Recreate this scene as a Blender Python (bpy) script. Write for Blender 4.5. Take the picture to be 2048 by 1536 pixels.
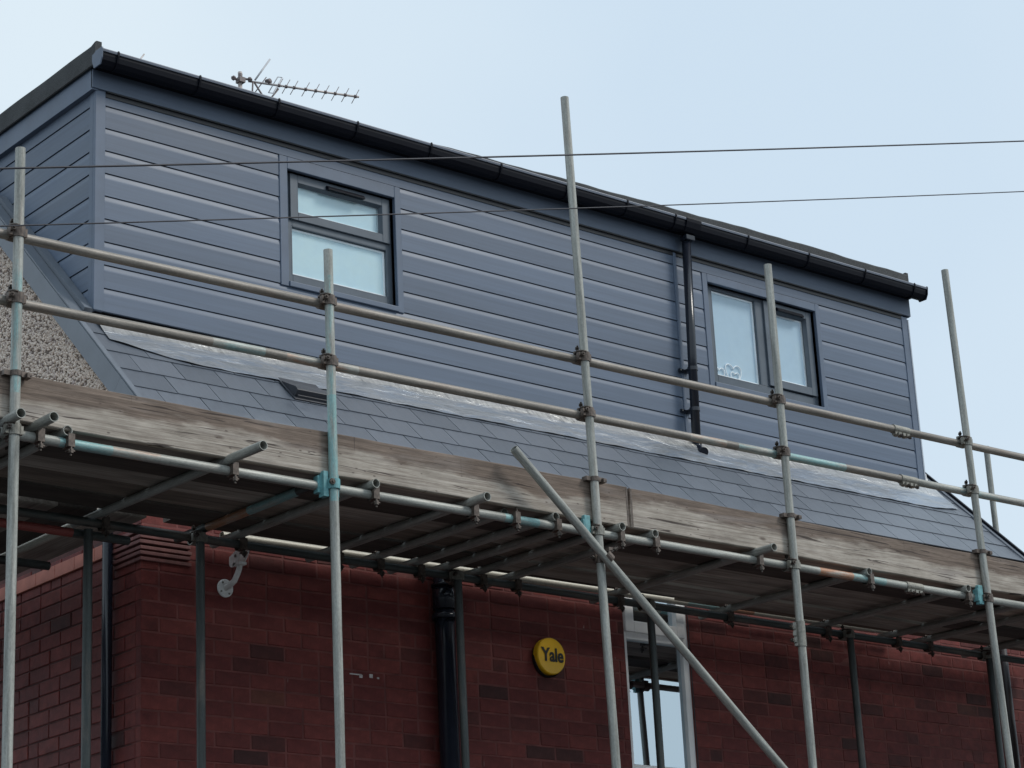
import bpy, math, random
import numpy as np
from mathutils import Vector, Matrix

for o in list(bpy.data.objects):
    bpy.data.objects.remove(o)
random.seed(7)
rng = np.random.default_rng(7)
sc = bpy.context.scene
COL = sc.collection

# ------------------------------------------------------------------ camera
CAM = Vector((-6.455, -11.197, 1.6))
RIGHT = Vector((0.76504522, -0.64216095, -0.04832308))
DOWN = Vector((0.16860043, 0.27215404, -0.94736797))
FWD = Vector((0.62151404, 0.71663205, 0.31647877))
cam_data = bpy.data.cameras.new('camera')
cam = bpy.data.objects.new('camera', cam_data)
COL.objects.link(cam)
m3 = Matrix((RIGHT, -DOWN, -FWD)).transposed()
cam.matrix_world = Matrix.Translation(CAM) @ m3.to_4x4()
cam_data.sensor_width = 36.0
cam_data.lens = 4555 / 2048 * 36.0
cam_data.clip_start = 0.1
cam_data.clip_end = 3000
sc.camera = cam

# ------------------------------------------------------------------ world and sun (overcast)
SUN_AZ = math.radians(137)      # clockwise from +Y
SUN_EL = math.radians(44)
world = bpy.data.worlds.new('World')
sc.world = world
world.use_nodes = True
wn, wl = world.node_tree.nodes, world.node_tree.links
wn.clear()
wout = wn.new('ShaderNodeOutputWorld')
wbg = wn.new('ShaderNodeBackground')
wbg.inputs['Strength'].default_value = 0.1
sky = wn.new('ShaderNodeTexSky')
sky.sky_type = 'NISHITA'
sky.sun_disc = False
sky.sun_elevation = SUN_EL
sky.sun_rotation = SUN_AZ
sky.air_density = 1.0
sky.dust_density = 3.0
wtc = wn.new('ShaderNodeTexCoord')
wnoi = wn.new('ShaderNodeTexNoise')
wnoi.inputs['Scale'].default_value = 2.1
wnoi.inputs['Detail'].default_value = 4.0
wnoi.inputs['Roughness'].default_value = 0.45
wramp = wn.new('ShaderNodeValToRGB')
wramp.color_ramp.elements[0].position = 0.36
wramp.color_ramp.elements[0].color = (5.55, 6.75, 7.9, 1)
wramp.color_ramp.elements[1].position = 0.66
wramp.color_ramp.elements[1].color = (6.7, 7.7, 8.4, 1)
wmix = wn.new('ShaderNodeMix')
wmix.data_type = 'RGBA'
wmix.inputs[0].default_value = 0.95       # cloud cover over the clear sky
wl.new(wtc.outputs['Generated'], wnoi.inputs['Vector'])
wl.new(wnoi.outputs['Fac'], wramp.inputs['Fac'])
wl.new(sky.outputs['Color'], wmix.inputs[6])
wl.new(wramp.outputs['Color'], wmix.inputs[7])
wl.new(wmix.outputs[2], wbg.inputs['Color'])
wl.new(wbg.outputs['Background'], wout.inputs['Surface'])

sund = bpy.data.lights.new('sun', 'SUN')
sund.energy = 1.4
sund.angle = math.radians(16)
sund.color = (1.0, 0.96, 0.9)
sun = bpy.data.objects.new('sun', sund)
COL.objects.link(sun)
sdir = Vector((math.cos(SUN_EL) * math.sin(SUN_AZ), math.cos(SUN_EL) * math.cos(SUN_AZ), math.sin(SUN_EL)))
sun.rotation_euler = sdir.to_track_quat('Z', 'Y').to_euler()
sun.location = sdir * 60

vs = sc.view_settings
vs.view_transform = 'Standard'
vs.look = 'None'
vs.exposure = 0.2
vs.gamma = 1.0
vs.use_curve_mapping = False


# ------------------------------------------------------------------ materials
class NT:
    def __init__(s, name):
        s.m = bpy.data.materials.new(name)
        s.m.use_nodes = True
        s.n, s.l = s.m.node_tree.nodes, s.m.node_tree.links
        s.n.clear()
        s.out = s.n.new('ShaderNodeOutputMaterial')

    def node(s, t, **kw):
        n = s.n.new(t)
        for k, v in kw.items():
            setattr(n, k, v)
        return n

    def link(s, a, b):
        s.l.new(a, b)

    def coords(s, scale=(1, 1, 1), kind='Object', loc=(0, 0, 0)):
        tc = s.node('ShaderNodeTexCoord')
        mp = s.node('ShaderNodeMapping')
        mp.inputs['Scale'].default_value = scale
        mp.inputs['Location'].default_value = loc
        s.link(tc.outputs[kind], mp.inputs['Vector'])
        return mp.outputs['Vector']

    def noise(s, vec, scale=1.0, detail=4, rough=0.55, dist=0.0):
        n = s.node('ShaderNodeTexNoise')
        n.inputs['Scale'].default_value = scale
        n.inputs['Detail'].default_value = detail
        n.inputs['Roughness'].default_value = rough
        n.inputs['Distortion'].default_value = dist
        s.link(vec, n.inputs['Vector'])
        return n.outputs['Fac']

    def ramp(s, fac, stops, interp='LINEAR'):
        r = s.node('ShaderNodeValToRGB')
        cr = r.color_ramp
        cr.interpolation = interp
        while len(cr.elements) < len(stops):
            cr.elements.new(0.5)
        for e, (p, c) in zip(cr.elements, stops):
            e.position = p
            e.color = (*c, 1) if len(c) == 3 else c
        s.link(fac, r.inputs['Fac'])
        return r.outputs['Color']

    def mix(s, fac, a, b, mode='MIX'):
        n = s.node('ShaderNodeMix', data_type='RGBA', blend_type=mode)
        for sock, v in ((n.inputs[0], fac), (n.inputs[6], a), (n.inputs[7], b)):
            if isinstance(v, (int, float)):
                sock.default_value = v
            elif isinstance(v, tuple):
                sock.default_value = (*v, 1)
            else:
                s.link(v, sock)
        return n.outputs[2]

    def math(s, op, a, b=0.0, clamp=False):
        n = s.node('ShaderNodeMath', operation=op, use_clamp=clamp)
        for sock, v in ((n.inputs[0], a), (n.inputs[1], b)):
            if isinstance(v, (int, float)):
                sock.default_value = v
            else:
                s.link(v, sock)
        return n.outputs[0]

    def bump(s, h, strength=0.3, dist=0.002):
        b = s.node('ShaderNodeBump')
        b.inputs['Strength'].default_value = strength
        b.inputs['Distance'].default_value = dist
        s.link(h, b.inputs['Height'])
        return b.outputs['Normal']

    def finish(s, color, rough=0.5, metal=0.0, normal=None, spec=0.5, coat=0.0):
        p = s.node('ShaderNodeBsdfPrincipled')
        for key, v in (('Base Color', color), ('Roughness', rough), ('Metallic', metal)):
            if isinstance(v, tuple):
                p.inputs[key].default_value = (*v, 1)
            elif isinstance(v, (int, float)):
                p.inputs[key].default_value = v
            else:
                s.link(v, p.inputs[key])
        p.inputs['Specular IOR Level'].default_value = spec
        if coat:
            p.inputs['Coat Weight'].default_value = coat
            p.inputs['Coat Roughness'].default_value = 0.15
        if normal is not None:
            s.link(normal, p.inputs['Normal'])
        s.link(p.outputs[0], s.out.inputs['Surface'])
        return s.m


def mul(c, k):
    return tuple(x * k for x in c)


def clad_mat(name, base, sc3=(1.2, 40, 55), rough=0.46):
    t = NT(name)
    v = t.coords(sc3)
    n = t.noise(v, 1.0, 5, 0.6)
    n2 = t.noise(t.coords((0.7, 0.7, 3.0)), 1.0, 3)
    c = t.ramp(n, [(0.25, mul(base, 0.86)), (0.75, mul(base, 1.12))])
    oi = t.node('ShaderNodeObjectInfo')
    c = t.mix(1.0, c, t.ramp(oi.outputs['Random'], [(0, (0.88,) * 3), (1, (1.08,) * 3)]), 'MULTIPLY')
    c = t.mix(1.0, c, t.ramp(n2, [(0.3, (0.92,) * 3), (0.7, (1.06, 1.06, 1.07))]), 'MULTIPLY')
    r = t.ramp(n2, [(0.3, (rough - .06,) * 3), (0.7, (rough + .1,) * 3)])
    return t.finish(c, r, normal=t.bump(n, 0.12, 0.001))


GREY = (0.106, 0.142, 0.203)
M = {}
M['clad'] = clad_mat('grey cladding', GREY)
M['clad_side'] = clad_mat('grey cladding side', GREY, (40, 1.2, 55))
M['trim'] = clad_mat('grey trim', mul(GREY, 1.02), (6, 6, 6))
M['frame'] = clad_mat('window frame grey', (0.095, 0.118, 0.145), (9, 9, 9), 0.35)
M['fascia'] = clad_mat('fascia grey', mul(GREY, 0.86), (3, 9, 40))


def plain(name, c, rough=0.5, metal=0.0, var=0.12, scale=6, spec=0.5, bumps=0.0):
    t = NT(name)
    n = t.noise(t.coords((1, 1, 1)), scale, 5)
    col = t.ramp(n, [(0.3, mul(c, 1 - var)), (0.7, mul(c, 1 + var))])
    nb = t.bump(n, bumps, 0.002) if bumps else None
    return t.finish(col, rough, metal, nb, spec)



M['gutter'] = plain('black gutter plastic', (0.004, 0.005, 0.010), 0.5, spec=0.15)
M['gutter_lip_lit'] = plain('lit gutter rim plastic', (0.12, 0.14, 0.18), 0.4)  # paler than the gutter body, light on the rim put into the colour
M['pipe'] = plain('black pipe plastic', (0.014, 0.017, 0.026), 0.22)
M['vent'] = plain('dark vent plastic', (0.045, 0.048, 0.058), 0.45)
M['edge'] = plain('pale lit edge', (0.42, 0.46, 0.52), 0.4)
M['seal_shade'] = plain('black seal and shadow strip', (0.012, 0.014, 0.018), 0.5)
M['verge'] = plain('verge trim', (0.15, 0.17, 0.2), 0.45, var=0.1, scale=5)
M['core'] = plain('bare core', (0.03, 0.03, 0.035), 0.8)
M['upvc'] = plain('white plastic', (0.88, 0.85, 0.82), 0.35, var=0.05)
M['whitep'] = plain('white paint bracket', (0.78, 0.77, 0.74), 0.45, var=0.12, scale=30)
M['brown_pipe'] = plain('dark brown pipe', (0.02, 0.012, 0.012), 0.4)
M['coupler'] = plain('rusty fitting steel', (0.115, 0.09, 0.075), 0.5, 0.35, 0.5, 40, bumps=0.3)
M['coupler_grey'] = plain('grey fitting steel', (0.24, 0.23, 0.2), 0.45, 0.4, 0.3, 40, bumps=0.3)
M['coupler_teal'] = plain('teal painted fitting', (0.14, 0.34, 0.36), 0.5, 0.0, 0.3, 25, bumps=0.2)
M['bolt'] = plain('bolt steel', (0.08, 0.065, 0.055), 0.5, 0.5, 0.4, 60)
M['alarm'] = plain('yellow alarm plastic', (0.92, 0.52, 0.015), 0.3, var=0.04)
M['black'] = plain('black print', (0.012, 0.012, 0.014), 0.5)
M['antenna'] = plain('aerial aluminium', (0.5, 0.45, 0.43), 0.45, 0.3, 0.2)
M['ant_dark'] = plain('aerial plastic', (0.16, 0.13, 0.13), 0.5)
M['ant_white'] = plain('aerial pale', (0.5, 0.5, 0.52), 0.45)
M['cable'] = plain('cable', (0.02, 0.02, 0.03), 0.5)
M['heart'] = plain('white wire', (0.92, 0.93, 0.95), 0.4)
def blind_m(name, a, b_):
    t = NT(name)
    n = t.noise(t.coords((1, 1, 1)), 2.6, 4, 0.6)
    f = t.noise(t.coords((1, 1, 1)), 14, 4, 0.6)
    c = t.ramp(n, [(0.35, a), (0.68, b_)])  # patchy tone paints uneven glass reflections into the sheet
    c = t.mix(1.0, c, t.ramp(f, [(0.3, (0.97,) * 3), (0.7, (1.02,) * 3)]), 'MULTIPLY')
    return t.finish(c, 0.8)


M['blind'] = blind_m('pale blind', (0.56, 0.74, 0.82), (0.64, 0.80, 0.82))
M['blind_blue'] = blind_m('pale blue blind', (0.44, 0.58, 0.70), (0.50, 0.63, 0.72))
M['ground'] = plain('tarmac', (0.05, 0.05, 0.052), 0.85, var=0.25, scale=3)
M['tilecrease'] = plain('creasing tile', (0.15, 0.055, 0.05), 0.7, var=0.3, scale=20)


def felt():
    t = NT('mineral felt')
    n = t.noise(t.coords((1, 1, 1)), 170, 3, 0.7)
    n2 = t.noise(t.coords((1, 1, 1)), 6, 4)
    c = t.ramp(n, [(0.3, (0.018, 0.02, 0.022)), (0.7, (0.10, 0.105, 0.108))])
    c = t.mix(1.0, c, t.ramp(n2, [(0.3, (0.7,) * 3), (0.7, (1.15,) * 3)]), 'MULTIPLY')
    return t.finish(c, 0.85, normal=t.bump(n, 0.5, 0.003))


M['felt'] = felt()


def slate_m():
    t = NT('slate')
    oi = t.node('ShaderNodeObjectInfo')
    n = t.noise(t.coords((3, 3, 3)), 4, 6, 0.65)
    f = t.noise(t.coords((1, 1, 1)), 260, 2, 0.6)
    st = t.noise(t.coords((30, 1.5, 1)), 2.0, 3)
    c = t.ramp(oi.outputs['Random'], [(0, (0.088, 0.102, 0.125)), (1, (0.125, 0.140, 0.168))])
    c = t.mix(1.0, c, t.ramp(n, [(0.3, (0.86,) * 3), (0.7, (1.1,) * 3)]), 'MULTIPLY')
    c = t.mix(1.0, c, t.ramp(f, [(0.3, (0.85,) * 3), (0.7, (1.12,) * 3)]), 'MULTIPLY')
    c = t.mix(1.0, c, t.ramp(st, [(0.45, (1.0,) * 3), (0.75, (1.14,) * 3)]), 'MULTIPLY')
    r = t.ramp(n, [(0.3, (0.30,) * 3), (0.7, (0.46,) * 3)])
    return t.finish(c, r, normal=t.bump(f, 0.18, 0.001), spec=0.6)


M['slate'] = slate_m()


def lead_m():
    # object coordinates: x along the roof, y = distance down the sheet
    t = NT('lead sheet')
    tc = t.node('ShaderNodeTexCoord')
    uv = tc.outputs['UV']
    sep = t.node('ShaderNodeSeparateXYZ')
    t.link(uv, sep.inputs[0])
    mp = t.node('ShaderNodeMapping')
    mp.inputs['Scale'].default_value = (1.2, 14, 1)
    t.link(uv, mp.inputs['Vector'])
    wob = t.noise(mp.outputs['Vector'], 2.0, 5, 0.6)
    mp2 = t.node('ShaderNodeMapping')
    mp2.inputs['Scale'].default_value = (9, 2.2, 1)
    t.link(uv, mp2.inputs['Vector'])
    drip = t.noise(mp2.outputs['Vector'], 3.0, 6, 0.7)
    mp3 = t.node('ShaderNodeMapping')
    mp3.inputs['Scale'].default_value = (1.4, 7, 1)
    t.link(uv, mp3.inputs['Vector'])
    cloud = t.noise(mp3.outputs['Vector'], 1.6, 5, 0.6, 1.2)
    low = t.ramp(cloud, [(0.28, (0.21, 0.235, 0.26)), (0.45, (0.36, 0.375, 0.395)), (0.58, (0.27, 0.315, 0.38)), (0.7, (0.52, 0.525, 0.53)), (0.8, (0.32, 0.325, 0.33))])
    up = t.ramp(drip, [(0.35, (0.08, 0.078, 0.075)), (0.43, (0.40, 0.385, 0.365)), (0.54, (0.66, 0.64, 0.6)), (0.7, (0.80, 0.78, 0.74))])
    mp4 = t.node('ShaderNodeMapping')
    mp4.inputs['Scale'].default_value = (1.1, 3, 1)
    t.link(uv, mp4.inputs['Vector'])
    area = t.noise(mp4.outputs['Vector'], 1.3, 4, 0.6)
    up = t.mix(t.ramp(area, [(0.42, (0.15,) * 3), (0.62, (0.95,) * 3)]), (0.42, 0.425, 0.43), up)
    edge = t.math('ADD', sep.outputs[1], t.math('MULTIPLY', t.math('SUBTRACT', wob, 0.5), 0.12))
    fac = t.ramp(edge, [(0.17, (1, 1, 1)), (0.215, (0, 0, 0))])
    c = t.mix(fac, low, up)
    mp5 = t.node('ShaderNodeMapping')
    mp5.inputs['Scale'].default_value = (2.2, 7, 1)
    t.link(uv, mp5.inputs['Vector'])
    crk = t.noise(mp5.outputs['Vector'], 1.6, 5, 0.65, 0.8)
    return t.finish(c, 0.3, 0.65, t.bump(crk, 0.6, 0.02))


M['lead'] = lead_m()


def brick_m(name, k=1.0):
    t = NT(name)
    oi = t.node('ShaderNodeObjectInfo')
    ge = t.node('ShaderNodeNewGeometry')
    r = t.math('FRACT', t.math('ADD', oi.outputs['Random'], ge.outputs['Random Per Island']))
    c = t.ramp(r, [(0.0, (0.125, 0.025, 0.022)), (0.3, (0.150, 0.030, 0.026)), (0.6, (0.178, 0.038, 0.031)),
                   (0.88, (0.122, 0.026, 0.023)), (0.95, (0.092, 0.023, 0.02)), (0.99, (0.055, 0.019, 0.017)), (1.0, (0.15, 0.045, 0.03))])
    v = t.coords((1, 1, 1))
    n = t.noise(v, 14, 6, 0.65)
    f = t.noise(v, 150, 3, 0.7)
    c = t.mix(1.0, c, t.ramp(n, [(0.25, (0.55,) * 3), (0.75, (1.35,) * 3)]), 'MULTIPLY')
    big = t.noise(t.coords((1, 1, 1)), 1.1, 4) if False else n
    c = t.mix(1.0, c, t.ramp(f, [(0.25, (0.8,) * 3), (0.75, (1.15,) * 3)]), 'MULTIPLY')
    # lime runs and pale specks
    ad = t.node('ShaderNodeVectorMath', operation='ADD')
    cv = t.node('ShaderNodeCombineXYZ')
    t.link(t.math('MULTIPLY', r, 37.0), cv.inputs[0])
    t.link(t.math('MULTIPLY', r, 91.0), cv.inputs[2])
    t.link(t.coords((36, 36, 9)), ad.inputs[0])
    t.link(cv.outputs[0], ad.inputs[1])
    sp = t.noise(ad.outputs[0], 1.0, 2, 0.5)
    c = t.mix(t.ramp(sp, [(0.76, (0, 0, 0)), (0.8, (0.6, 0.6, 0.6))]), c, (0.36, 0.27, 0.25))
    if k != 1.0:
        c = t.mix(1.0, c, (k, k, k), 'MULTIPLY')
    return t.finish(c, 0.6, normal=t.bump(n, 0.6, 0.006), spec=0.22)


M['brick'] = brick_m('red brick')


def mortar_m(name, base):
    t = NT(name)
    v = t.coords((1, 1, 1))
    n = t.noise(v, 9, 5)
    c = t.ramp(n, [(0.3, mul(base, 0.6)), (0.7, mul(base, 1.25))])
    return t.finish(c, 0.85, normal=t.bump(t.noise(v, 120, 3), 0.4, 0.003))


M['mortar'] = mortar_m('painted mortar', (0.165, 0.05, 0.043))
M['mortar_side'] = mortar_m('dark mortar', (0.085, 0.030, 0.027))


def farbrick():
    t = NT('brickwork away from view')
    b = t.node('ShaderNodeTexBrick')
    tc = t.node('ShaderNodeTexCoord')
    mp = t.node('ShaderNodeMapping')
    mp.inputs['Rotation'].default_value = (math.radians(90), 0, 0)
    t.link(tc.outputs['Object'], mp.inputs['Vector'])
    t.link(mp.outputs[0], b.inputs['Vector'])
    b.inputs['Color1'].default_value = (0.16, 0.045, 0.042, 1)
    b.inputs['Color2'].default_value = (0.12, 0.035, 0.035, 1)
    b.inputs['Mortar'].default_value = (0.14, 0.06, 0.052, 1)
    b.inputs['Scale'].default_value = 1
    b.inputs['Brick Width'].default_value = 0.236
    b.inputs['Row Height'].default_value = 0.0858
    b.inputs['Mortar Size'].default_value = 0.005
    return t.finish(b.outputs['Color'], 0.7)


M['farbrick'] = farbrick()


def pebble_m():
    t = NT('pebble dash stones')
    ge = t.node('ShaderNodeNewGeometry')
    c = t.ramp(ge.outputs['Random Per Island'], [(0, (0.52, 0.42, 0.355)), (0.25, (0.74, 0.62, 0.53)), (0.5, (0.64, 0.55, 0.48)),
                                                 (0.75, (0.85, 0.74, 0.64)), (0.9, (0.42, 0.34, 0.32)), (1, (0.8, 0.73, 0.64))])
    return t.finish(c, 0.7)


M['pebble'] = pebble_m()
M['render'] = plain('pebble dash bed', (0.16, 0.125, 0.105), 0.9, var=0.25, scale=60)


def toe_m():
    t = NT('weathered toe board wood')
    tc = t.node('ShaderNodeTexCoord')
    oi = t.node('ShaderNodeObjectInfo')
    sh = t.node('ShaderNodeVectorMath', operation='ADD')
    cb = t.node('ShaderNodeCombineXYZ')
    t.link(t.math('MULTIPLY', oi.outputs['Random'], 23.0), cb.inputs[0])
    t.link(tc.outputs['Object'], sh.inputs[0])
    t.link(cb.outputs[0], sh.inputs[1])

    def mapped(s3):
        mp = t.node('ShaderNodeMapping')
        mp.inputs['Scale'].default_value = s3
        t.link(sh.outputs[0], mp.inputs['Vector'])
        return mp.outputs[0]
    warp = t.noise(mapped((1.3, 5, 1)), 1.0, 5, 0.6)
    grain = t.noise(mapped((2.2, 75, 30)), 1.0, 6, 0.65, 0.8)
    sep = t.node('ShaderNodeSeparateXYZ')
    t.link(tc.outputs['Object'], sep.inputs[0])
    level = t.math('ADD', sep.outputs[1], t.math('MULTIPLY', t.math('SUBTRACT', warp, 0.5), 0.34))
    pale = t.ramp(grain, [(0.3, (0.21, 0.17, 0.14)), (0.5, (0.40, 0.355, 0.305)), (0.7, (0.54, 0.49, 0.43))])
    brown = t.ramp(grain, [(0.3, (0.09, 0.064, 0.05)), (0.5, (0.18, 0.136, 0.108)), (0.7, (0.28, 0.215, 0.172))])
    c = t.mix(t.ramp(level, [(0.112, (0, 0, 0)), (0.15, (1, 1, 1))]), pale, brown)
    patch = t.noise(mapped((0.9, 6, 1)), 1.7, 4)
    c = t.mix(t.ramp(patch, [(0.55, (0, 0, 0)), (0.72, (0.55,) * 3)]), c, (0.27, 0.24, 0.225))
    # knots
    vo = t.node('ShaderNodeTexVoronoi')
    vo.inputs['Scale'].default_value = 1.0
    t.link(mapped((3.2, 9, 0.01)), vo.inputs['Vector'])
    c = t.mix(t.ramp(vo.outputs['Distance'], [(0.05, (0.8,) * 3), (0.13, (0, 0, 0))]), c, (0.10, 0.07, 0.055))
    # splits along the grain
    cr = t.noise(mapped((1.6, 46, 10)), 1.0, 3, 0.6, 1.2)
    c = t.mix(t.ramp(cr, [(0.345, (0.9,) * 3), (0.375, (0, 0, 0))]), c, (0.045, 0.03, 0.025))
    # saw and rope marks across the board, dark nicks
    saw = t.noise(mapped((46, 1.7, 1)), 1.0, 2, 0.5)
    c = t.mix(t.ramp(saw, [(0.735, (0, 0, 0)), (0.75, (0.7,) * 3)]), c, (0.07, 0.05, 0.042))
    nick = t.node('ShaderNodeTexVoronoi')
    nick.inputs['Scale'].default_value = 1.0
    t.link(mapped((11, 26, 0.01)), nick.inputs['Vector'])
    c = t.mix(t.ramp(nick.outputs['Distance'], [(0.07, (0.75,) * 3), (0.12, (0, 0, 0))]), c, (0.09, 0.065, 0.055))
    dirt = t.noise(mapped((3.5, 9, 1)), 1.0, 6, 0.7)
    c = t.mix(1.0, c, t.ramp(dirt, [(0.3, (0.68, 0.66, 0.64)), (0.65, (1.1, 1.09, 1.08))]), 'MULTIPLY')
    return t.finish(c, 0.8, normal=t.bump(grain, 0.5, 0.004))


M['toe'] = toe_m()


def deck_m():
    t = NT('scaffold board wood')
    oi = t.node('ShaderNodeObjectInfo')
    g = t.noise(t.coords((1.4, 50, 50)), 1.0, 6, 0.65, 0.6)
    n = t.noise(t.coords((0.8, 4, 4)), 1.0, 4, 0.6)
    c = t.ramp(g, [(0.25, (0.17, 0.145, 0.122)), (0.55, (0.36, 0.315, 0.27)), (0.8, (0.48, 0.43, 0.375))])
    c = t.mix(1.0, c, t.ramp(n, [(0.35, (0.5,) * 3), (0.65, (1.15,) * 3)]), 'MULTIPLY')
    c = t.mix(1.0, c, t.ramp(oi.outputs['Random'], [(0, (0.28, 0.26, 0.25)), (0.3, (0.75, 0.7, 0.66)), (0.55, (1.25,) * 3), (0.8, (1.75, 1.7, 1.6))], 'CONSTANT'), 'MULTIPLY')
    return t.finish(c, 0.85, normal=t.bump(g, 0.5, 0.004))


M['deck'] = deck_m()


def tube_m(name, base, paint=None, cover=0.5):
    t = NT(name)
    oi = t.node('ShaderNodeObjectInfo')
    tc = t.node('ShaderNodeTexCoord')
    sh = t.node('ShaderNodeVectorMath', operation='ADD')
    cb = t.node('ShaderNodeCombineXYZ')
    t.link(t.math('MULTIPLY', oi.outputs['Random'], 41.0), cb.inputs[2])
    t.link(tc.outputs['Object'], sh.inputs[0])
    t.link(cb.outputs[0], sh.inputs[1])

    def mapped(s3):
        mp = t.node('ShaderNodeMapping')
        mp.inputs['Scale'].default_value = s3
        t.link(sh.outputs[0], mp.inputs['Vector'])
        return mp.outputs[0]
    streak = t.noise(mapped((55, 55, 3.0)), 1.0, 5, 0.65)
    blot = t.noise(mapped((14, 14, 2.2)), 1.0, 5, 0.6)
    c = t.ramp(streak, [(0.28, mul(base, 0.5)), (0.5, base), (0.75, mul(base, 1.4))])
    c = t.mix(1.0, c, t.ramp(blot, [(0.3, (0.72, 0.72, 0.70)), (0.65, (1.1, 1.1, 1.08))]), 'MULTIPLY')
    c = t.mix(t.ramp(blot, [(0.55, (0, 0, 0)), (0.74, (0.6,) * 3)]), c, (0.21, 0.155, 0.12))
    if paint:
        pn = t.noise(mapped((40, 40, 4)), 1.0, 5, 0.7)
        c = t.mix(t.ramp(pn, [(cover - .12, (0, 0, 0)), (cover + .08, (0.92,) * 3)]), c, paint)
    fine = t.noise(mapped((160, 160, 60)), 1.0, 3, 0.7)
    c = t.mix(1.0, c, t.ramp(fine, [(0.3, (0.78,) * 3), (0.7, (1.15,) * 3)]), 'MULTIPLY')
    return t.finish(c, 0.5, 0.15, t.bump(fine, 0.25, 0.002))


ZINC = (0.37, 0.375, 0.35)
M['tube'] = tube_m('galvanised tube', ZINC)
M['tube_old'] = tube_m('old brownish tube', (0.26, 0.235, 0.21))
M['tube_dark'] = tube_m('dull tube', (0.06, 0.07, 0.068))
M['teal'] = tube_m('tube with teal paint', ZINC, (0.22, 0.41, 0.41), 0.46)
M['teal_faint'] = tube_m('tube with worn teal paint', ZINC, (0.22, 0.41, 0.41), 0.6)
M['orange_faint'] = tube_m('tube with worn orange paint', ZINC, (0.40, 0.22, 0.14), 0.58)
M['orange'] = tube_m('tube with orange paint', ZINC, (0.42, 0.20, 0.11), 0.42)
M['red'] = tube_m('tube with red paint', ZINC, (0.30, 0.05, 0.04), 0.3)
M['cream'] = tube_m('tube with cream paint', (0.42, 0.40, 0.35), (0.52, 0.49, 0.41), 0.4)


def pane_m(name, tint, ior, mn=0.0):
    t = NT(name)
    tr = t.node('ShaderNodeBsdfTransparent')
    tr.inputs['Color'].default_value = (*tint, 1)
    gl = t.node('ShaderNodeBsdfGlossy')
    gl.inputs['Roughness'].default_value = 0.01
    gl.inputs['Color'].default_value = (0.80, 0.92, 1.0, 1)
    lw = t.node('ShaderNodeLayerWeight')
    lw.inputs['Blend'].default_value = 0.5
    refl = t.math('ADD', 0.1, t.math('MULTIPLY', t.math('POWER', lw.outputs['Facing'], 4.0), 0.85))
    n = t.noise(t.coords((1, 1, 1)), 1.3, 2)
    nb = t.bump(n, 0.25, 0.004)
    t.link(nb, gl.inputs['Normal'])
    mx = t.node('ShaderNodeMixShader')
    fac = t.math('MAXIMUM', refl, mn)
    t.link(fac, mx.inputs[0])
    t.link(tr.outputs[0], mx.inputs[1])
    t.link(gl.outputs[0], mx.inputs[2])
    t.link(mx.outputs[0], t.out.inputs['Surface'])
    return t.m


M['glass'] = pane_m('window glass', (0.97, 0.99, 0.99), 1.75)
M['mirror_glass'] = pane_m('coated glass', (0.55, 0.6, 0.65), 1.9, 0.62)


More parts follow.
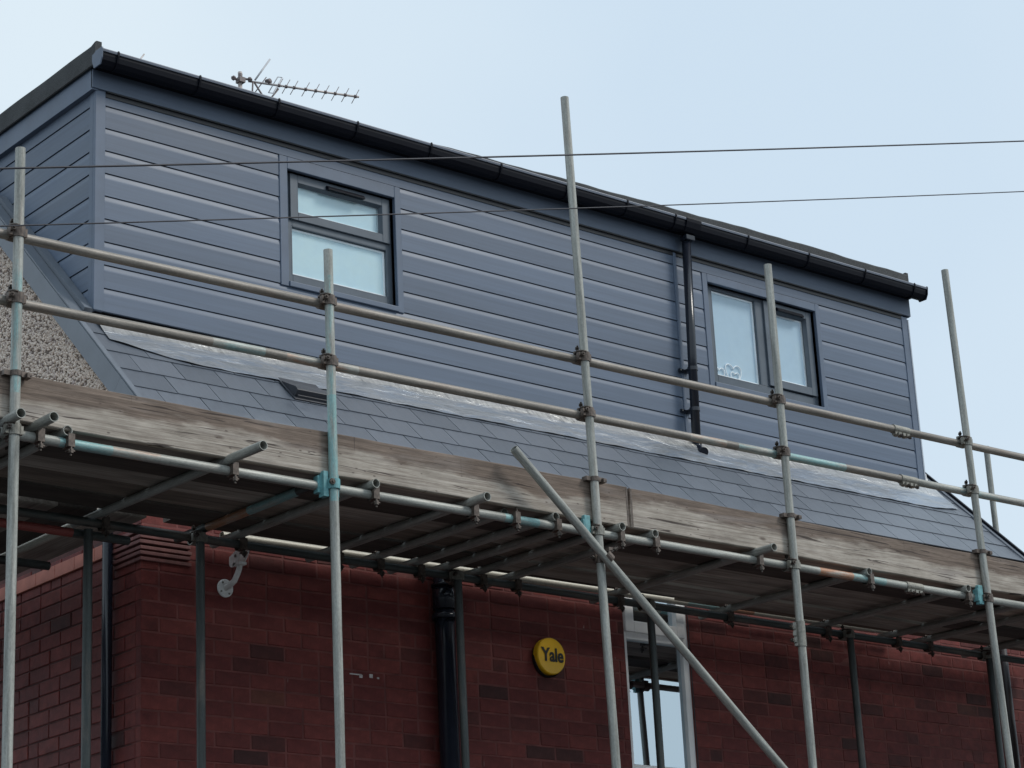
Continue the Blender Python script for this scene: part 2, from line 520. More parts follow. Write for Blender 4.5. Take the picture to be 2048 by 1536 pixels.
# ------------------------------------------------------------------ mesh helpers
class MB:
    def __init__(s):
        s.v, s.f, s.mi, s.sm, s.uv = [], [], [], [], None

    def add(s, vs, fs, mi=0, smooth=False):
        b = len(s.v)
        s.v += [tuple(p) for p in vs]
        for f in fs:
            s.f.append(tuple(i + b for i in f))
            s.mi.append(mi)
            s.sm.append(smooth)

    def box(s, x0, x1, y0, y1, z0, z1, mi=0):
        s.add([(x0, y0, z0), (x1, y0, z0), (x1, y1, z0), (x0, y1, z0), (x0, y0, z1), (x1, y0, z1), (x1, y1, z1), (x0, y1, z1)],
              [(0, 3, 2, 1), (4, 5, 6, 7), (0, 1, 5, 4), (1, 2, 6, 5), (2, 3, 7, 6), (3, 0, 4, 7)], mi)

    def prism(s, prof, fn, a, b, mi=0, smooth=False):
        # prof: closed 2D outline; fn(u, v, t) -> point; extruded t=a..b
        n = len(prof)
        vs = [fn(u, v, a) for u, v in prof] + [fn(u, v, b) for u, v in prof]
        s.add(vs, [(i, (i + 1) % n, n + (i + 1) % n, n + i) for i in range(n)], mi, smooth)
        s.add(vs, [tuple(range(n - 1, -1, -1)), tuple(range(n, 2 * n))], mi)

    def ring_path(s, pts, r, n=12, mi=0, caps=True, mis=None, smooth=True):
        pts = [Vector(p) for p in pts]
        rs = r if isinstance(r, (list, tuple)) else [r] * len(pts)
        vs = []
        up = None
        for i, p in enumerate(pts):
            d = (pts[min(i + 1, len(pts) - 1)] - pts[max(i - 1, 0)]).normalized()
            if up is None:
                up = Vector((0, 0, 1)) if abs(d.z) < 0.9 else Vector((0, 1, 0))
            a = d.cross(up).normalized()
            b = a.cross(d).normalized()
            up = b
            for k in range(n):
                t = 2 * math.pi * k / n
                vs.append(p + (a * math.cos(t) + b * math.sin(t)) * rs[i])
        base = len(s.v)
        s.v += [tuple(q) for q in vs]
        for i in range(len(pts) - 1):
            for k in range(n):
                s.f.append((base + i * n + k, base + i * n + (k + 1) % n, base + (i + 1) * n + (k + 1) % n, base + (i + 1) * n + k))
                s.mi.append(mis[i] if mis else mi)
                s.sm.append(smooth)
        if caps:
            s.f.append(tuple(base + k for k in range(n - 1, -1, -1)))
            s.f.append(tuple(base + (len(pts) - 1) * n + k for k in range(n)))
            s.mi += [mi, mi]
            s.sm += [False, False]

    def lathe(s, prof, n=24, mi=0, fn=None, smooth=False):
        # prof (r, h) open polyline; axis = local z unless fn maps
        vs = []
        for r, h in prof:
            for k in range(n):
                t = 2 * math.pi * k / n
                p = (r * math.cos(t), r * math.sin(t), h)
                vs.append(fn(*p) if fn else p)
        fs = [(i * n + k, i * n + (k + 1) % n, (i + 1) * n + (k + 1) % n, (i + 1) * n + k) for i in range(len(prof) - 1) for k in range(n)]
        s.add(vs, fs, mi, smooth)

    def mesh(s, name, mats):
        me = bpy.data.meshes.new(name)
        me.from_pydata(s.v, [], s.f)
        for m in (mats if isinstance(mats, (list, tuple)) else [mats]):
            me.materials.append(M[m])
        me.polygons.foreach_set('material_index', s.mi)
        me.polygons.foreach_set('use_smooth', s.sm)
        me.update()
        return me

    def build(s, name, mats, parent=None, bevel=0.0, mat=None):
        o = bpy.data.objects.new(name, s.mesh(name, mats))
        COL.objects.link(o)
        if parent is not None:
            o.parent = parent
        if mat is not None:
            o.matrix_local = mat
        if bevel:
            b = o.modifiers.new('bevel', 'BEVEL')
            b.width = bevel
            b.segments = 2
            b.limit_method = 'ANGLE'
            b.angle_limit = math.radians(40)
        return o


def place(me, name, parent, mat):
    o = bpy.data.objects.new(name, me)
    COL.objects.link(o)
    if parent is not None:
        o.parent = parent
    o.matrix_local = mat
    return o


def empty(name, loc=(0, 0, 0), label=None, cat=None, group=None):
    o = bpy.data.objects.new(name, None)
    COL.objects.link(o)
    o.location = loc
    o.empty_display_size = 0.2
    tag(o, label, cat, group)
    return o


def tag(o, label=None, cat=None, group=None, kind=None):
    if label:
        o['label'] = label
    if cat:
        o['category'] = cat
    if group:
        o['group'] = group
    if kind:
        o['kind'] = kind
    return o


def T(x, y, z):
    return Matrix.Translation((x, y, z))


def obj_box(name, mats, parent, x0, x1, y0, y1, z0, z1, bevel=0.0):
    b = MB()
    b.box(x0, x1, y0, y1, z0, z1)
    return b.build(name, mats, parent, bevel)


# ------------------------------------------------------------------ ground
g = MB()
g.add([(-300, -300, 0), (300, -300, 0), (300, 300, 0), (-300, 300, 0)], [(0, 1, 2, 3)])
gr = g.build('ground', 'ground')
tag(gr, 'dark tarmac ground round the house and under the scaffold', kind='structure')

# ------------------------------------------------------------------ house
ZB = 6.43            # bottom of the dormer cladding
DL = 7.54            # dormer length
YW = -0.704          # face of the front brick wall
XG = -0.10           # face of the gable wall
XR = 7.72            # right end of the house


def zr(x, y):        # roof plane
    return 6.375 + 0.0085 * x + y


house = empty('house', (0, 0, 0), 'red brick house with pebble-dashed gable and a slate-grey clad dormer on its roof', 'house')

# --- brick walls
WX0, WX1, WZ0, WZ1 = 3.492, 4.075, 3.80, 5.09      # opening of the upper floor window
CH = 0.0858
wall = MB()
yb0, yb1 = YW + 0.0025, YW + 0.10
for (x0, x1, z0, z1) in ((XG + .004, WX0, 0, 5.2), (WX1, XR - .006, 0, 5.2), (WX0, WX1, 0, WZ0), (WX0, WX1, WZ1, 5.2)):
    wall.box(x0, x1, yb0, yb1, z0, z1)
front = wall.build('brick_wall', 'mortar', house)
gw = MB()
gw.box(XG + .006, XG + .1, YW + .1, 4.3, 0, 5.06)
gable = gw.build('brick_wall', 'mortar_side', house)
rw = MB()
rw.box(XR - .1, XR - .006, YW + .1, 4.3, 0, 5.6)
rw.build('brick_wall', 'farbrick', house)
bw = MB()
bw.box(XG, XR, 4.3, 4.4, 0, 5.6)
bw.build('brick_wall', 'farbrick', house)


def brick_mesh(L, H, D=0.055, seed=0):
    r = random.Random(seed)
    c = 0.0035
    b = MB()

    def j():
        return r.uniform(-.0012, .0012)
    x0, x1, z0, z1 = -L / 2, L / 2, -H / 2, H / 2
    ring0 = [(x0 + j(), D, z0), (x1 + j(), D, z0), (x1 + j(), D, z1), (x0 + j(), D, z1)]
    ring1 = [(x, c, z) for x, _, z in ring0]
    ring2 = [(x0 + c + j(), j(), z0 + c + j()), (x1 - c + j(), j(), z0 + c + j()), (x1 - c + j(), j(), z1 - c + j()), (x0 + c + j(), j(), z1 - c + j())]
    vs = ring0 + ring1 + ring2
    fs = [(8, 9, 10, 11)]
    for a in (0, 4):
        fs += [(a + i, a + (i + 1) % 4, a + 4 + (i + 1) % 4, a + 4 + i) for i in range(4)]
    b.add(vs, fs)
    return b


BL, BH = 0.2265, 0.0775
bricks = []   # (wall, kind, x/y centre along the wall, z, length)


def lay(wallname, a0, a1, z0, rows, hole=None, flip=0):
    for r in range(rows):
        z = z0 + (r + .5) * CH
        p = a0
        first = (r + flip) % 2
        while p < a1 - .02:
            L = BL if not first else 0.1085
            first = False
            if random.random() < 0.12:
                L = 0.1085
            e = min(p + L, a1)
            if hole and z + BH / 2 > hole[2] and z - BH / 2 < hole[3]:
                if p < hole[0] and e > hole[0] - .005:
                    e = hole[0] - .004
                if p >= hole[0] - .01 and p < hole[1] + .004:
                    p = hole[1] + .006
                    continue
            if e - p > .03:
                bricks.append((wallname, (p + e) / 2, z, e - p))
            p = e + .0095


random.seed(11)
ZS = 4.229 - 16 * CH + 0.022
lay('front', XG, XR - .01, ZS, 26, (WX0, WX1, WZ0, WZ1))
lay('gable', YW + .058, 3.2, ZS, 24, flip=1)


def shown(b):
    w, a, z, L = b
    p = Vector((a, YW, z)) if w == 'front' else Vector((XG, a, z))
    n = Vector((0, -1, 0)) if w == 'front' else Vector((-1, 0, 0))
    d = p - CAM
    xc, yc, zc = d.dot(RIGHT), d.dot(DOWN), d.dot(FWD)
    u, v = 1024 + 4555 * xc / zc, 768 + 4555 * yc / zc
    inside = -10 < u < 2058 and 1085 < v < 1546
    return (L if inside else 0) * abs(d.normalized().dot(n)) / d.length ** 2


order = sorted(range(len(bricks)), key=lambda i: -shown(bricks[i]))
single = set(order[:300])
meshes = {}
rest = MB()
rest_g = MB()
ROTG = Matrix.Rotation(math.radians(-90), 4, 'Z')
for i, (w, a, z, L) in enumerate(bricks):
    dz, da, dn = random.uniform(-.0015, .0015), 0, random.uniform(-.0018, .0018)
    if w == 'front':
        mat = T(a, YW + dn, z + dz) @ Matrix.Rotation(random.gauss(0, .004), 4, 'Y')
    else:
        mat = T(XG + dn, a, z + dz) @ ROTG @ Matrix.Rotation(random.gauss(0, .004), 4, 'Y')
    if i in single:
        key = (round(L, 2), random.randrange(4))
        if key not in meshes:
            meshes[key] = brick_mesh(key[0] if abs(L - key[0]) > .004 else L, BH, seed=key[1]).mesh('brick', 'brick')
        place(meshes[key], 'brick', front if w == 'front' else gable, mat @ Matrix.Diagonal((L / max(v[0] for v in [(x.co.x * 2,) for x in meshes[key].vertices]), 1, 1, 1)))
    else:
        bm_ = brick_mesh(L, BH, seed=i)
        (rest if w == 'front' else rest_g).add([mat @ Vector(v) for v in bm_.v], bm_.f)
tag(rest.build('brick', 'brick', front), kind='stuff')
tag(rest_g.build('brick', 'brick', gable), kind='stuff')

# pale plaster smears left on the bricks
for xa, xb, za, zb in ((1.29, 1.375, 4.222, 4.229), (1.36, 1.382, 4.208, 4.226), (1.432, 1.456, 4.214, 4.236), (1.488, 1.502, 4.212, 4.222)):
    obj_box('plaster_smear', 'antenna', front, xa, xb, YW - .003, YW + .003, za, zb)

# terracotta string course along the top of the gable brickwork
M['terracotta'] = plain('painted terracotta', (0.36, 0.125, 0.09), 0.6, var=0.2, scale=9, spec=0.25, bumps=0.3)
yk = YW + .26
while yk < 3.2:
    obj_box('string_course', 'terracotta', gable, XG - .014, XG + .02, yk, yk + .222, 4.826, 4.905, .003)
    yk += .2245

# creasing tiles at the corner under the eaves
for k in range(6):
    z0 = 4.728 + k * 0.031
    p = 0.012 + 0.006 * (k % 2) + 0.002 * k
    b = MB()
    b.box(XG - p, 0.215 - .012 * (k % 2), YW - p, YW + .05, z0, z0 + 0.02)
    b.box(XG - p, XG + .05, YW + .05, -0.43 + .02 * (k % 2), z0, z0 + 0.02)
    b.build('creasing_tile', 'tilecrease', front, 0.003)

# gable: pebble dash
pd = MB()
y0, y1 = YW, 4.2
mid = 1.75
pd.prism([(y0, 5.055), (4.2, 5.055), (4.2, 5.55), (mid, 8.0), (y0, zr(0, y0) - .08)], lambda u, v, t: (t, u, v), XG - .012, XG + .09)
panel = pd.build('render_panel', 'render', house)
ico_v = []
ph = (1 + 5 ** .5) / 2
for a, b_ in ((1, ph), (-1, ph), (1, -ph), (-1, -ph)):
    ico_v += [(0, a, b_), (a, b_, 0), (b_, 0, a)]
ico_v = np.array(ico_v) / math.sqrt(1 + ph * ph)
ico_f = []
for i in range(12):
    for j in range(i + 1, 12):
        for k in range(j + 1, 12):
            d = [np.linalg.norm(ico_v[p] - ico_v[q]) for p, q in ((i, j), (j, k), (i, k))]
            if max(d) < 1.1:
                nn = np.cross(ico_v[j] - ico_v[i], ico_v[k] - ico_v[i])
                ico_f.append((i, j, k) if nn @ ico_v[i] > 0 else (i, k, j))
ico_f = np.array(ico_f)
NP = 17000
P = np.stack([np.full(NP * 3, XG - .014), rng.uniform(-.68, 1.2, NP * 3), rng.uniform(5.06, 7.2, NP * 3)], 1)
ok = P[:, 2] < 6.375 + P[:, 1] - .06
P = P[ok][:NP]
n = len(P)
S = rng.uniform(.006, .0118, (n, 1, 1)) * rng.uniform(.65, 1.3, (n, 1, 3))
A = rng.normal(size=(n, 3, 3))
Q = np.linalg.qr(A)[0]
V = np.einsum('nij,kj->nki', Q, ico_v) if False else np.einsum('nkj,nij->nki', ico_v[None] * S, Q)
V = V + P[:, None, :]
V = V.reshape(-1, 3)
Fi = (ico_f[None] + (np.arange(n) * 12)[:, None, None]).reshape(-1, 3)
me = bpy.data.meshes.new('pebble')
me.vertices.add(len(V))
me.vertices.foreach_set('co', V.ravel())
me.loops.add(len(Fi) * 3)
me.loops.foreach_set('vertex_index', Fi.ravel())
me.polygons.add(len(Fi))
me.polygons.foreach_set('loop_start', np.arange(0, len(Fi) * 3, 3))
me.materials.append(M['pebble'])
me.update(calc_edges=True)
peb = bpy.data.objects.new('pebble', me)
COL.objects.link(peb)
peb.parent = panel
tag(peb, kind='stuff')

# --- main roof: boarded slope, slates, back slope
EAVE = -.79
ro = MB()
tlt = 0.012
ro.prism([(EAVE, -.02), (0.03, -.02), (0.03, -.10), (EAVE, -.10)], lambda u, v, t: (t, u, zr(t, u) + v), -.13, XR + .02)
roof = ro.build('roof_slope', 'core', house)
bk = MB()
RY = 1.75
bk.add([(-.15, RY, 8.12), (XR + .06, RY, 8.16), (XR + .06, 4.7, 5.3), (-.15, 4.7, 5.26), (-.15, RY, 8.0), (XR + .06, RY, 8.04), (XR + .06, 4.7, 5.18), (-.15, 4.7, 5.14)],
       [(0, 1, 2, 3), (7, 6, 5, 4), (0, 4, 5, 1), (2, 6, 7, 3), (0, 3, 7, 4), (1, 5, 6, 2)])
bk.build('roof_slope', 'slate', house)
# side strips of the front slope either side of the dormer, up to the ridge
sd = MB()
for xa, xb in ((-.13, .0), (DL, XR + .02)):
    sd.prism([(.0, -.004), (RY, -.004), (RY, -.10), (.0, -.10)], lambda u, v, t: (t, u, zr(t, u) + v), xa, xb)
sd.build('roof_slope', 'slate', house)

obj_box('eaves_board', 'gutter', house, XG - .03, XR, EAVE + .012, EAVE + .03, zr(0, EAVE) - .1, zr(0, EAVE) - .02)

C45 = math.sqrt(.5)


def slate_mesh(w, L, th=0.0075):
    b = MB()
    b.add([(-w / 2, 0, 0), (w / 2, 0, 0), (w / 2, L, 0), (-w / 2, L, 0), (-w / 2, 0, th), (w / 2, 0, th), (w / 2, L, th), (-w / 2, L, th)],
          [(0, 3, 2, 1), (4, 5, 6, 7), (0, 1, 5, 4), (1, 2, 6, 5), (2, 3, 7, 6), (3, 0, 4, 7)])
    return b


SW = 0.2945
slate_me = slate_mesh(SW - .006, .44).mesh('slate', 'slate')
random.seed(5)
GA = 0.2165
tilt0 = math.atan2(0.0085, 1.0)


def slope_mat(x, s, h=0.0):
    # point on the slope s metres down from the dormer face, axes: x along, y up the slope, z normal
    y = -s * C45
    return T(x, y, zr(x, y)) @ Matrix.Rotation(math.radians(45), 4, 'X') @ Matrix.Rotation(-tilt0 * C45, 4, 'Y') @ T(0, 0, h)


tails = [0.24, 0.4555, 0.673, 0.889, 1.105]
for ri, s in enumerate(tails):
    off = 1.505 + (SW / 2 if ri % 2 else 0)
    k0 = math.floor((-.11 - off) / SW)
    x = off + k0 * SW
    while x < XR - .005:
        a, b_ = max(x, -.125), min(x + SW, XR + .0)
        if b_ - a > .03:
            w = b_ - a
            h = -.002
            mat = slope_mat((a + b_) / 2, s + random.gauss(0, .002), h) @ Matrix.Rotation(-.0215 - random.uniform(0, .006), 4, 'X') @ Matrix.Rotation(random.gauss(0, .003), 4, 'Z')
            mat = mat @ T(0, 0, .0085) @ Matrix.Diagonal((w / SW, 1, 1, 1))
            place(slate_me, 'slate', roof, mat)
        x += SW

# vent slate
vt = MB()
w, L, hh = 0.27, 0.2, 0.062
prof = [(0, 0.012), (0, hh), (0.03, hh + .004), (L, .012)]
vt.prism([(u, v) for u, v in prof], lambda u, v, t: (t, u, v), -w / 2, w / 2)
vt.box(-w / 2 + .012, w / 2 - .012, -.012, .02, .0, .03)
vt.box(-w / 2 - .012, w / 2 + .012, -.03, .24, .006, .0135)
vt.build('roof_vent', 'vent', house, 0.003, slope_mat(1.245, 0.635, .010))

# verge trims
for side, x0, x1 in (('l', -.158, -.078), ('r', XR - .012, XR + .085)):
    vb = MB()
    cap = [(-1.64, .012), (1.125, .012), (1.125, .022), (-1.64, .022)]
    if side == 'l':
        vb.prism([(-1.64, .012), (-.02, .012), (-.02, .022), (-1.64, .022)], lambda u, v, t: slope_mat(t, u, v).translation, x0, x1)
        vb.prism([(-.018, .012), (1.125, .012), (1.125, .02), (-.018, .02)], lambda u, v, t: slope_mat(t, u, v).translation, x0, -.122)
    else:
        vb.prism([(s_, h) for s_, h in cap], lambda u, v, t: slope_mat(t, u, v).translation, x0, x1)
    vb.build('verge_trim', 'verge', house)
    fb = MB()
    if side == 'l':
        fb.prism([(-1.64, -.115), (.80, -.115), (.80, .010), (-1.64, .010)], lambda u, v, t: slope_mat(t, u, v).translation, -.162, -.14)
        fb.build('bargeboard', 'verge', house)
        fb = MB()
        fb.prism([(.803, -.115), (1.125, -.115), (1.125, .010), (.803, .010)], lambda u, v, t: slope_mat(t, u, v).translation, -.163, -.14)
        fb.build('bargeboard', 'verge', house)
        # raised lap strip against the dormer cheek
        lb = MB()
        lb.prism([(-1.62, .022), (-.03, .022), (-.03, .05), (-1.62, .05)], lambda u, v, t: slope_mat(t, u, v).translation, -.075, -.016)
        lb.build('verge_trim', 'verge', house)
    else:
        fb.prism([(-1.64, -.12), (1.125, -.12), (1.125, .012), (-1.64, .012)], lambda u, v, t: slope_mat(t, u, v).translation, XR + .06, XR + .083)
        fb.build('bargeboard', 'gutter', house)
        lb = MB()
        lb.prism([(-1.62, .022), (1.125, .022), (1.125, .04), (-1.62, .04)], lambda u, v, t: slope_mat(t, u, v).translation, XR + .03, XR + .055)
        lb.build('verge_trim', 'gutter', house)

# lead apron under the dormer
NX, NS = 160, 14
lv, luv, lf = [], [], []
for i in range(NX + 1):
    x = -.03 + (7.63 + .03) * i / NX
    lowe = 0.435 + .0025 * math.sin(x * 3.1) + .001 * math.sin(x * 23 + 1) - .012 * (x / 7.6)
    if x < .5:
        lowe -= .13 * ((.5 - x) / .53) ** 1.3
    if x > 7.3:
        lowe -= .06 * (x - 7.3) / .33
    for j in range(NS + 1):
        q = j / NS
        if j <= 3:       # upstand behind the cladding foot
            y = 0.022 - 0.03 * (j / 3) ** 2
            up_ = .085 * min(1, max(0, (x - .2) / 2.6))
            z = zr(x, 0) + .012 + (up_ + .012) * (1 - j / 3) + .012
            s_ = 0.03 * j / 3
            if x > 5.0:
                y -= .004 * (x - 5)
        else:
            s_ = .05 + (lowe - .05) * (j - 4) / (NS - 4)
            mt = slope_mat(x, s_, .0215 + .012 * max(0, 1 - s_ / .2) + .002 * math.sin(x * 11 + s_ * 20) + .0015 * math.sin(x * 31))
            y, z = mt.translation.y, mt.translation.z
        lv.append((x, y, z))
        luv.append((x, s_))
for i in range(NX):
    for j in range(NS):
        a = i * (NS + 1) + j
        lf.append((a, a + 1, a + NS + 2, a + NS + 1))
lb = MB()
lb.add(lv, lf, 0, True)
lead = lb.build('lead_flashing', 'lead', house)
uvl = lead.data.uv_layers.new(name='UVMap')
for lp in lead.data.loops:
    uvl.data[lp.index].uv = luv[lp.vertex_index]

# --- dormer core with window openings
O1 = (1.40, 2.275, 6.905, 7.69)
O2 = (5.24, 6.437, 6.91, 7.71)
dw = MB()
Y0, Y1 = 0.006, 0.10
for x0, x1, z0, z1 in ((.01, O1[0], 6.3, 8.05), (O1[0], O1[1], 6.3, O1[2]), (O1[0], O1[1], O1[3], 8.05), (O1[1], O2[0], 6.3, 8.05),
                       (O2[0], O2[1], 6.3, O2[2]), (O2[0], O2[1], O2[3], 8.05), (O2[1], DL - .01, 6.3, 8.05)):
    if z0 == 6.3:
        z0 = 6.445
    dw.box(x0, x1, Y0, Y1, z0, z1)
dw.box(.01, DL - .01, .035, Y1, 6.3, 6.445)
dw.box(.01, .1, Y1, RY, 6.3, 8.05)
dw.box(DL - .1, DL - .01, Y1, RY, 6.3, 8.05)
dormer = dw.build('dormer_wall', 'core', house)

# cladding: shiplap profile (depth out, height)
SHIP = [(0.0, .0), (-.0145, .0), (-.0145, .1085), (-.0143, .113), (-.0136, .119), (-.0124, .126), (-.0111, .133), (-.0101, .139), (-.0096, .1432), (.005, .1432), (.005, .0)]


def board_front(x0, x1, z):
    b = MB()
    b.prism(SHIP, lambda u, v, t: (t, u, z + v), x0, x1)
    return b.build('cladding_board', 'clad', dormer)


XJ0, XJ1 = 4.893, 4.925
for k in range(10):
    z = ZB + .15 * k
    spans = []
    if 3 <= k <= 8:
        spans = [(.044, 1.337), (2.322, XJ0 + .004), (XJ1 - .004, 5.187), (6.482, DL - .04)]
    else:
        spans = [(.044, XJ0 + .004), (XJ1 - .004, DL - .04)]
    for a, b_ in spans:
        board_front(a, b_, z)
    b = MB()
    b.prism(SHIP, lambda u, v, t: (u, t, z + v), .044, 1.70)
    b.build('cladding_board', 'clad_side', dormer)
    b = MB()
    b.prism([(-u, v) for u, v in SHIP], lambda u, v, t: (DL + u, t, z + v), .044, 1.70)
    b.build('cladding_board', 'clad_side', dormer)

et = MB()
et.box(DL + .0215, DL + .034, -.026, .02, ZB + .06, 7.862)
et.build('lit_edge', 'edge', house)  # pale added strip, the lit corner edge painted as its colour

# corner trims, joint strip, base drip
ct = MB()
ct.box(-.021, .05, -.021, .006, ZB - .004, 7.875)
ct.box(-.021, .006, .006, .05, ZB - .004, 7.875)
ct.build('corner_trim', 'trim', house, 0.003)
ct = MB()
ct.box(DL - .048, DL + .021, -.021, .006, ZB - .004, 7.88)
ct.box(DL - .006, DL + .021, .006, .05, ZB - .004, 7.88)
ct.build('corner_trim', 'trim', house, 0.003)
obj_box('joint_strip', 'trim', house, XJ0, XJ1, -.021, .0, ZB + .002, 7.875, .003)

# fascia
FZ0 = 7.866
fb = MB()
fb.prism([(-.036, FZ0 + .004), (-.036, 8.06), (-.016, 8.06), (-.016, FZ0 + .004)],
         lambda u, v, t: (t, u, v + .0028 * t), -.05, DL + .055)
fb.build('fascia_board', 'fascia', house, .002)
fb = MB()
fb.prism([(-.05, FZ0 - .006), (-.05, 8.06), (-.026, 8.06), (-.026, FZ0 + .012), (-.008, FZ0 + .012), (-.008, FZ0 - .006)],
         lambda u, v, t: (u, t, v), -.026, 1.75)
fb.build('fascia_board', 'trim', house, .002)
fb = MB()
fb.box(DL + .026, DL + .055, -.024, 1.75, FZ0 + .02, 8.10)
fb.build('fascia_board', 'trim', house, .002)

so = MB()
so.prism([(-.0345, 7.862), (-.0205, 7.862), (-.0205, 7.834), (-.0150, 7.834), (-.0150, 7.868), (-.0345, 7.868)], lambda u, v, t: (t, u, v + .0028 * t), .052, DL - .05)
so.build('shadow_strip', 'seal_shade', house)  # black strip added to paint the shade band under the fascia
so = MB()
so.prism([(-.155, 7.99), (-.0365, 7.99), (-.0365, 8.002), (-.155, 8.002)], lambda u, v, t: (t, u, v + .0062 * t), -.06, DL + .05)
so.build('soffit', 'gutter', house)

# flat roof with felt edges
fr = MB()
fr.box(-.04, DL + .03, .06, 1.9, 8.04, 8.15)
flat = fr.build('flat_roof', 'felt', house)
kb = MB()
KX, KZ = (-.03, .05, .85, 1.3, 2.15, 4.0, 6.1, 7.54), (8.135, 8.137, 8.138, 8.141, 8.155, 8.199, 8.247, 8.253)
N = 60
vs_, fs_ = [], []
for i in range(N + 1):
    x = -.03 + (DL + .075) * i / N
    zt = float(np.interp(x, KX, KZ)) + .0035 * math.sin(x * 7) + .002 * math.sin(x * 19)
    for (yy, zz) in ((-.055, 8.10), (-.058, zt - .012), (-.048, zt), (.0, zt + .004), (.09, zt), (.12, 8.12)):
        vs_.append((x, yy, zz))
for i in range(N):
    for j in range(5):
        a = i * 6 + j
        fs_.append((a, a + 6, a + 7, a + 1))
fs_.append(tuple(range(5, -1, -1)))
fs_.append(tuple(N * 6 + j for j in range(6)))
kb.add(vs_, fs_)
kb.build('felt_edge', 'felt', house)
le = MB()
vs_, fs_ = [], []
N = 40
for i in range(N + 1):
    y = -.105 + 1.85 * i / N
    zt = 8.136 + .002 * math.sin(y * 9) + .016 * math.exp(-((y + .105) / .03) ** 2)
    for (xx, zz) in ((-.066, 7.995), (-.074, 8.0), (-.078, zt - .01), (-.066, zt), (-.03, zt + .0), (-.03, 8.02)):
        vs_.append((xx, y, zz))
for i in range(N):
    for j in range(5):
        a = i * 6 + j
        fs_.append((a, a + 1, a + 7, a + 6))
fs_.append(tuple(range(6)))
fs_.append(tuple(N * 6 + j for j in range(5, -1, -1)))
le.add(vs_, fs_)
le.build('felt_edge', 'felt', house)
re_ = MB()
re_.box(DL + .03, DL + .062, -.05, 1.8, 8.1, 8.27)
re_.build('felt_edge', 'felt', house)

# gutter along the dormer
GX0, GX1 = -.072, 7.66


def gz(x):
    return 8.072 + .0062 * x


gt = MB()
outer = [(-.071, .002), (-.071, -.045), (-.078, -.075), (-.098, -.098), (-.126, -.105), (-.152, -.098), (-.171, -.072), (-.178, -.042), (-.179, -.022)]
inner = [(y + .003 if y > -.1 else y + .003, z + .003) for y, z in outer[::-1]]
gt.prism(outer + inner, lambda u, v, t: (t, u, gz(t) + v), GX0, GX1)
gut = gt.build('gutter', 'gutter', house)
lp = MB()
lp.prism([(-.172, -.024), (-.186, -.024), (-.188, -.010), (-.186, -.004), (-.172, -.004)], lambda u, v, t: (t, u, gz(t) + v), GX0, GX1)
lp.build('rim', 'gutter_lip_lit', gut, .0015)
for x, m_ in ((GX0, 'trim'), (GX1, 'gutter_lip_lit')):
    ec = MB()
    ec.prism([(-.068, .006), (-.068, -.055), (-.09, -.106), (-.163, -.106), (-.184, -.065), (-.191, -.010), (-.188, .002)], lambda u, v, t: (t, u, gz(x) + v), x - .004, x + .004)
    ec.build('end_cap', 'trim' if x < 0 else 'gutter', gut, .002)
brk = MB()
bo = [(y * 1.0 - .0, z) for y, z in outer]
o2 = [(-.071, .006), (-.0685, -.047), (-.075, -.079), (-.096, -.104), (-.126, -.1115), (-.155, -.104), (-.177, -.076), (-.1915, -.034), (-.1935, -.010), (-.190, .0)]
i2 = [(-.186, -.004), (-.188, -.012), (-.1855, -.03), (-.172, -.071), (-.152, -.0975), (-.126, -.1045), (-.099, -.0975), (-.079, -.0745), (-.0715, -.045), (-.0715, .002)]
brk.prism(o2 + i2, lambda u, v, t: (t, u, v), -.006, .006)
brk_me = brk.mesh('bracket', 'gutter')
for x in (.04, .63, 1.23, 1.86, 2.48, 3.1, 3.72, 4.3, 4.79, 5.56, 6.24, 6.9, 7.5):
    place(brk_me, 'bracket', gut, T(x, 0, gz(x)))
un = MB()
un.prism(o2 + i2, lambda u, v, t: (t, u, gz(4.975) + v), 4.90, 5.05)
un.build('outlet', 'gutter', gut)

# downpipe with clips and shoe
PX0, PX1, PY = 4.967, 4.911, -.10
dp = MB()
dp.ring_path([(PX0, PY, 7.985), (PX1, PY, 6.37)], .034, 20, 0)
dpo = dp.build('downpipe', 'pipe', house)
cl = MB()
cl.box(PX0 - .045, PX0 + .045, PY - .05, PY + .02, 7.945, 7.985)
cl.build('collar', 'pipe', dpo, .004)
for z in (7.52, 6.93, 6.615):
    xx = PX1 + (PX0 - PX1) * (z - 6.4) / 1.6
    c = MB()
    c.lathe([(.034, -.014), (.039, -.014), (.039, .014), (.034, .014)], 18, 0)
    c.box(-.075, .03, .065, .077, -.012, .012)
    c.box(-.012, .012, .03, .077, -.014, .014)
    c.lathe([(.0, -.005), (.006, -.005), (.006, .0)], 8, 1, lambda x, y, z_: (x - .064, .06 + z_, y))
    if z < 7:
        c.build('clip', ['pipe', 'coupler_grey'], dpo, 0, T(xx, PY, z))
sh = MB()
sh.ring_path([(PX1, PY, 6.395), (PX1, PY, 6.35)], .0405, 18)
sh.ring_path([(PX1, PY, 6.36), (PX1, PY, 6.335), (PX1 - .004, PY - .010, 6.312), (PX1 - .014, PY - .036, 6.288), (PX1 - .03, PY - .075, 6.268), (PX1 - .042, PY - .108, 6.256)], .035, 18)
sh.build('shoe', 'pipe', dpo)


# windows of the dormer
def frame_bars(b, x0, x1, z0, z1, t, y0, y1, bt=None, tt=None):
    bt = bt or t
    tt = tt or t
    b.box(x0, x0 + t, y0, y1, z0, z1)
    b.box(x1 - t, x1, y0, y1, z0, z1)
    b.box(x0 + t, x1 - t, y0, y1, z0, z0 + bt)
    b.box(x0 + t, x1 - t, y0, y1, z1 - tt, z1)


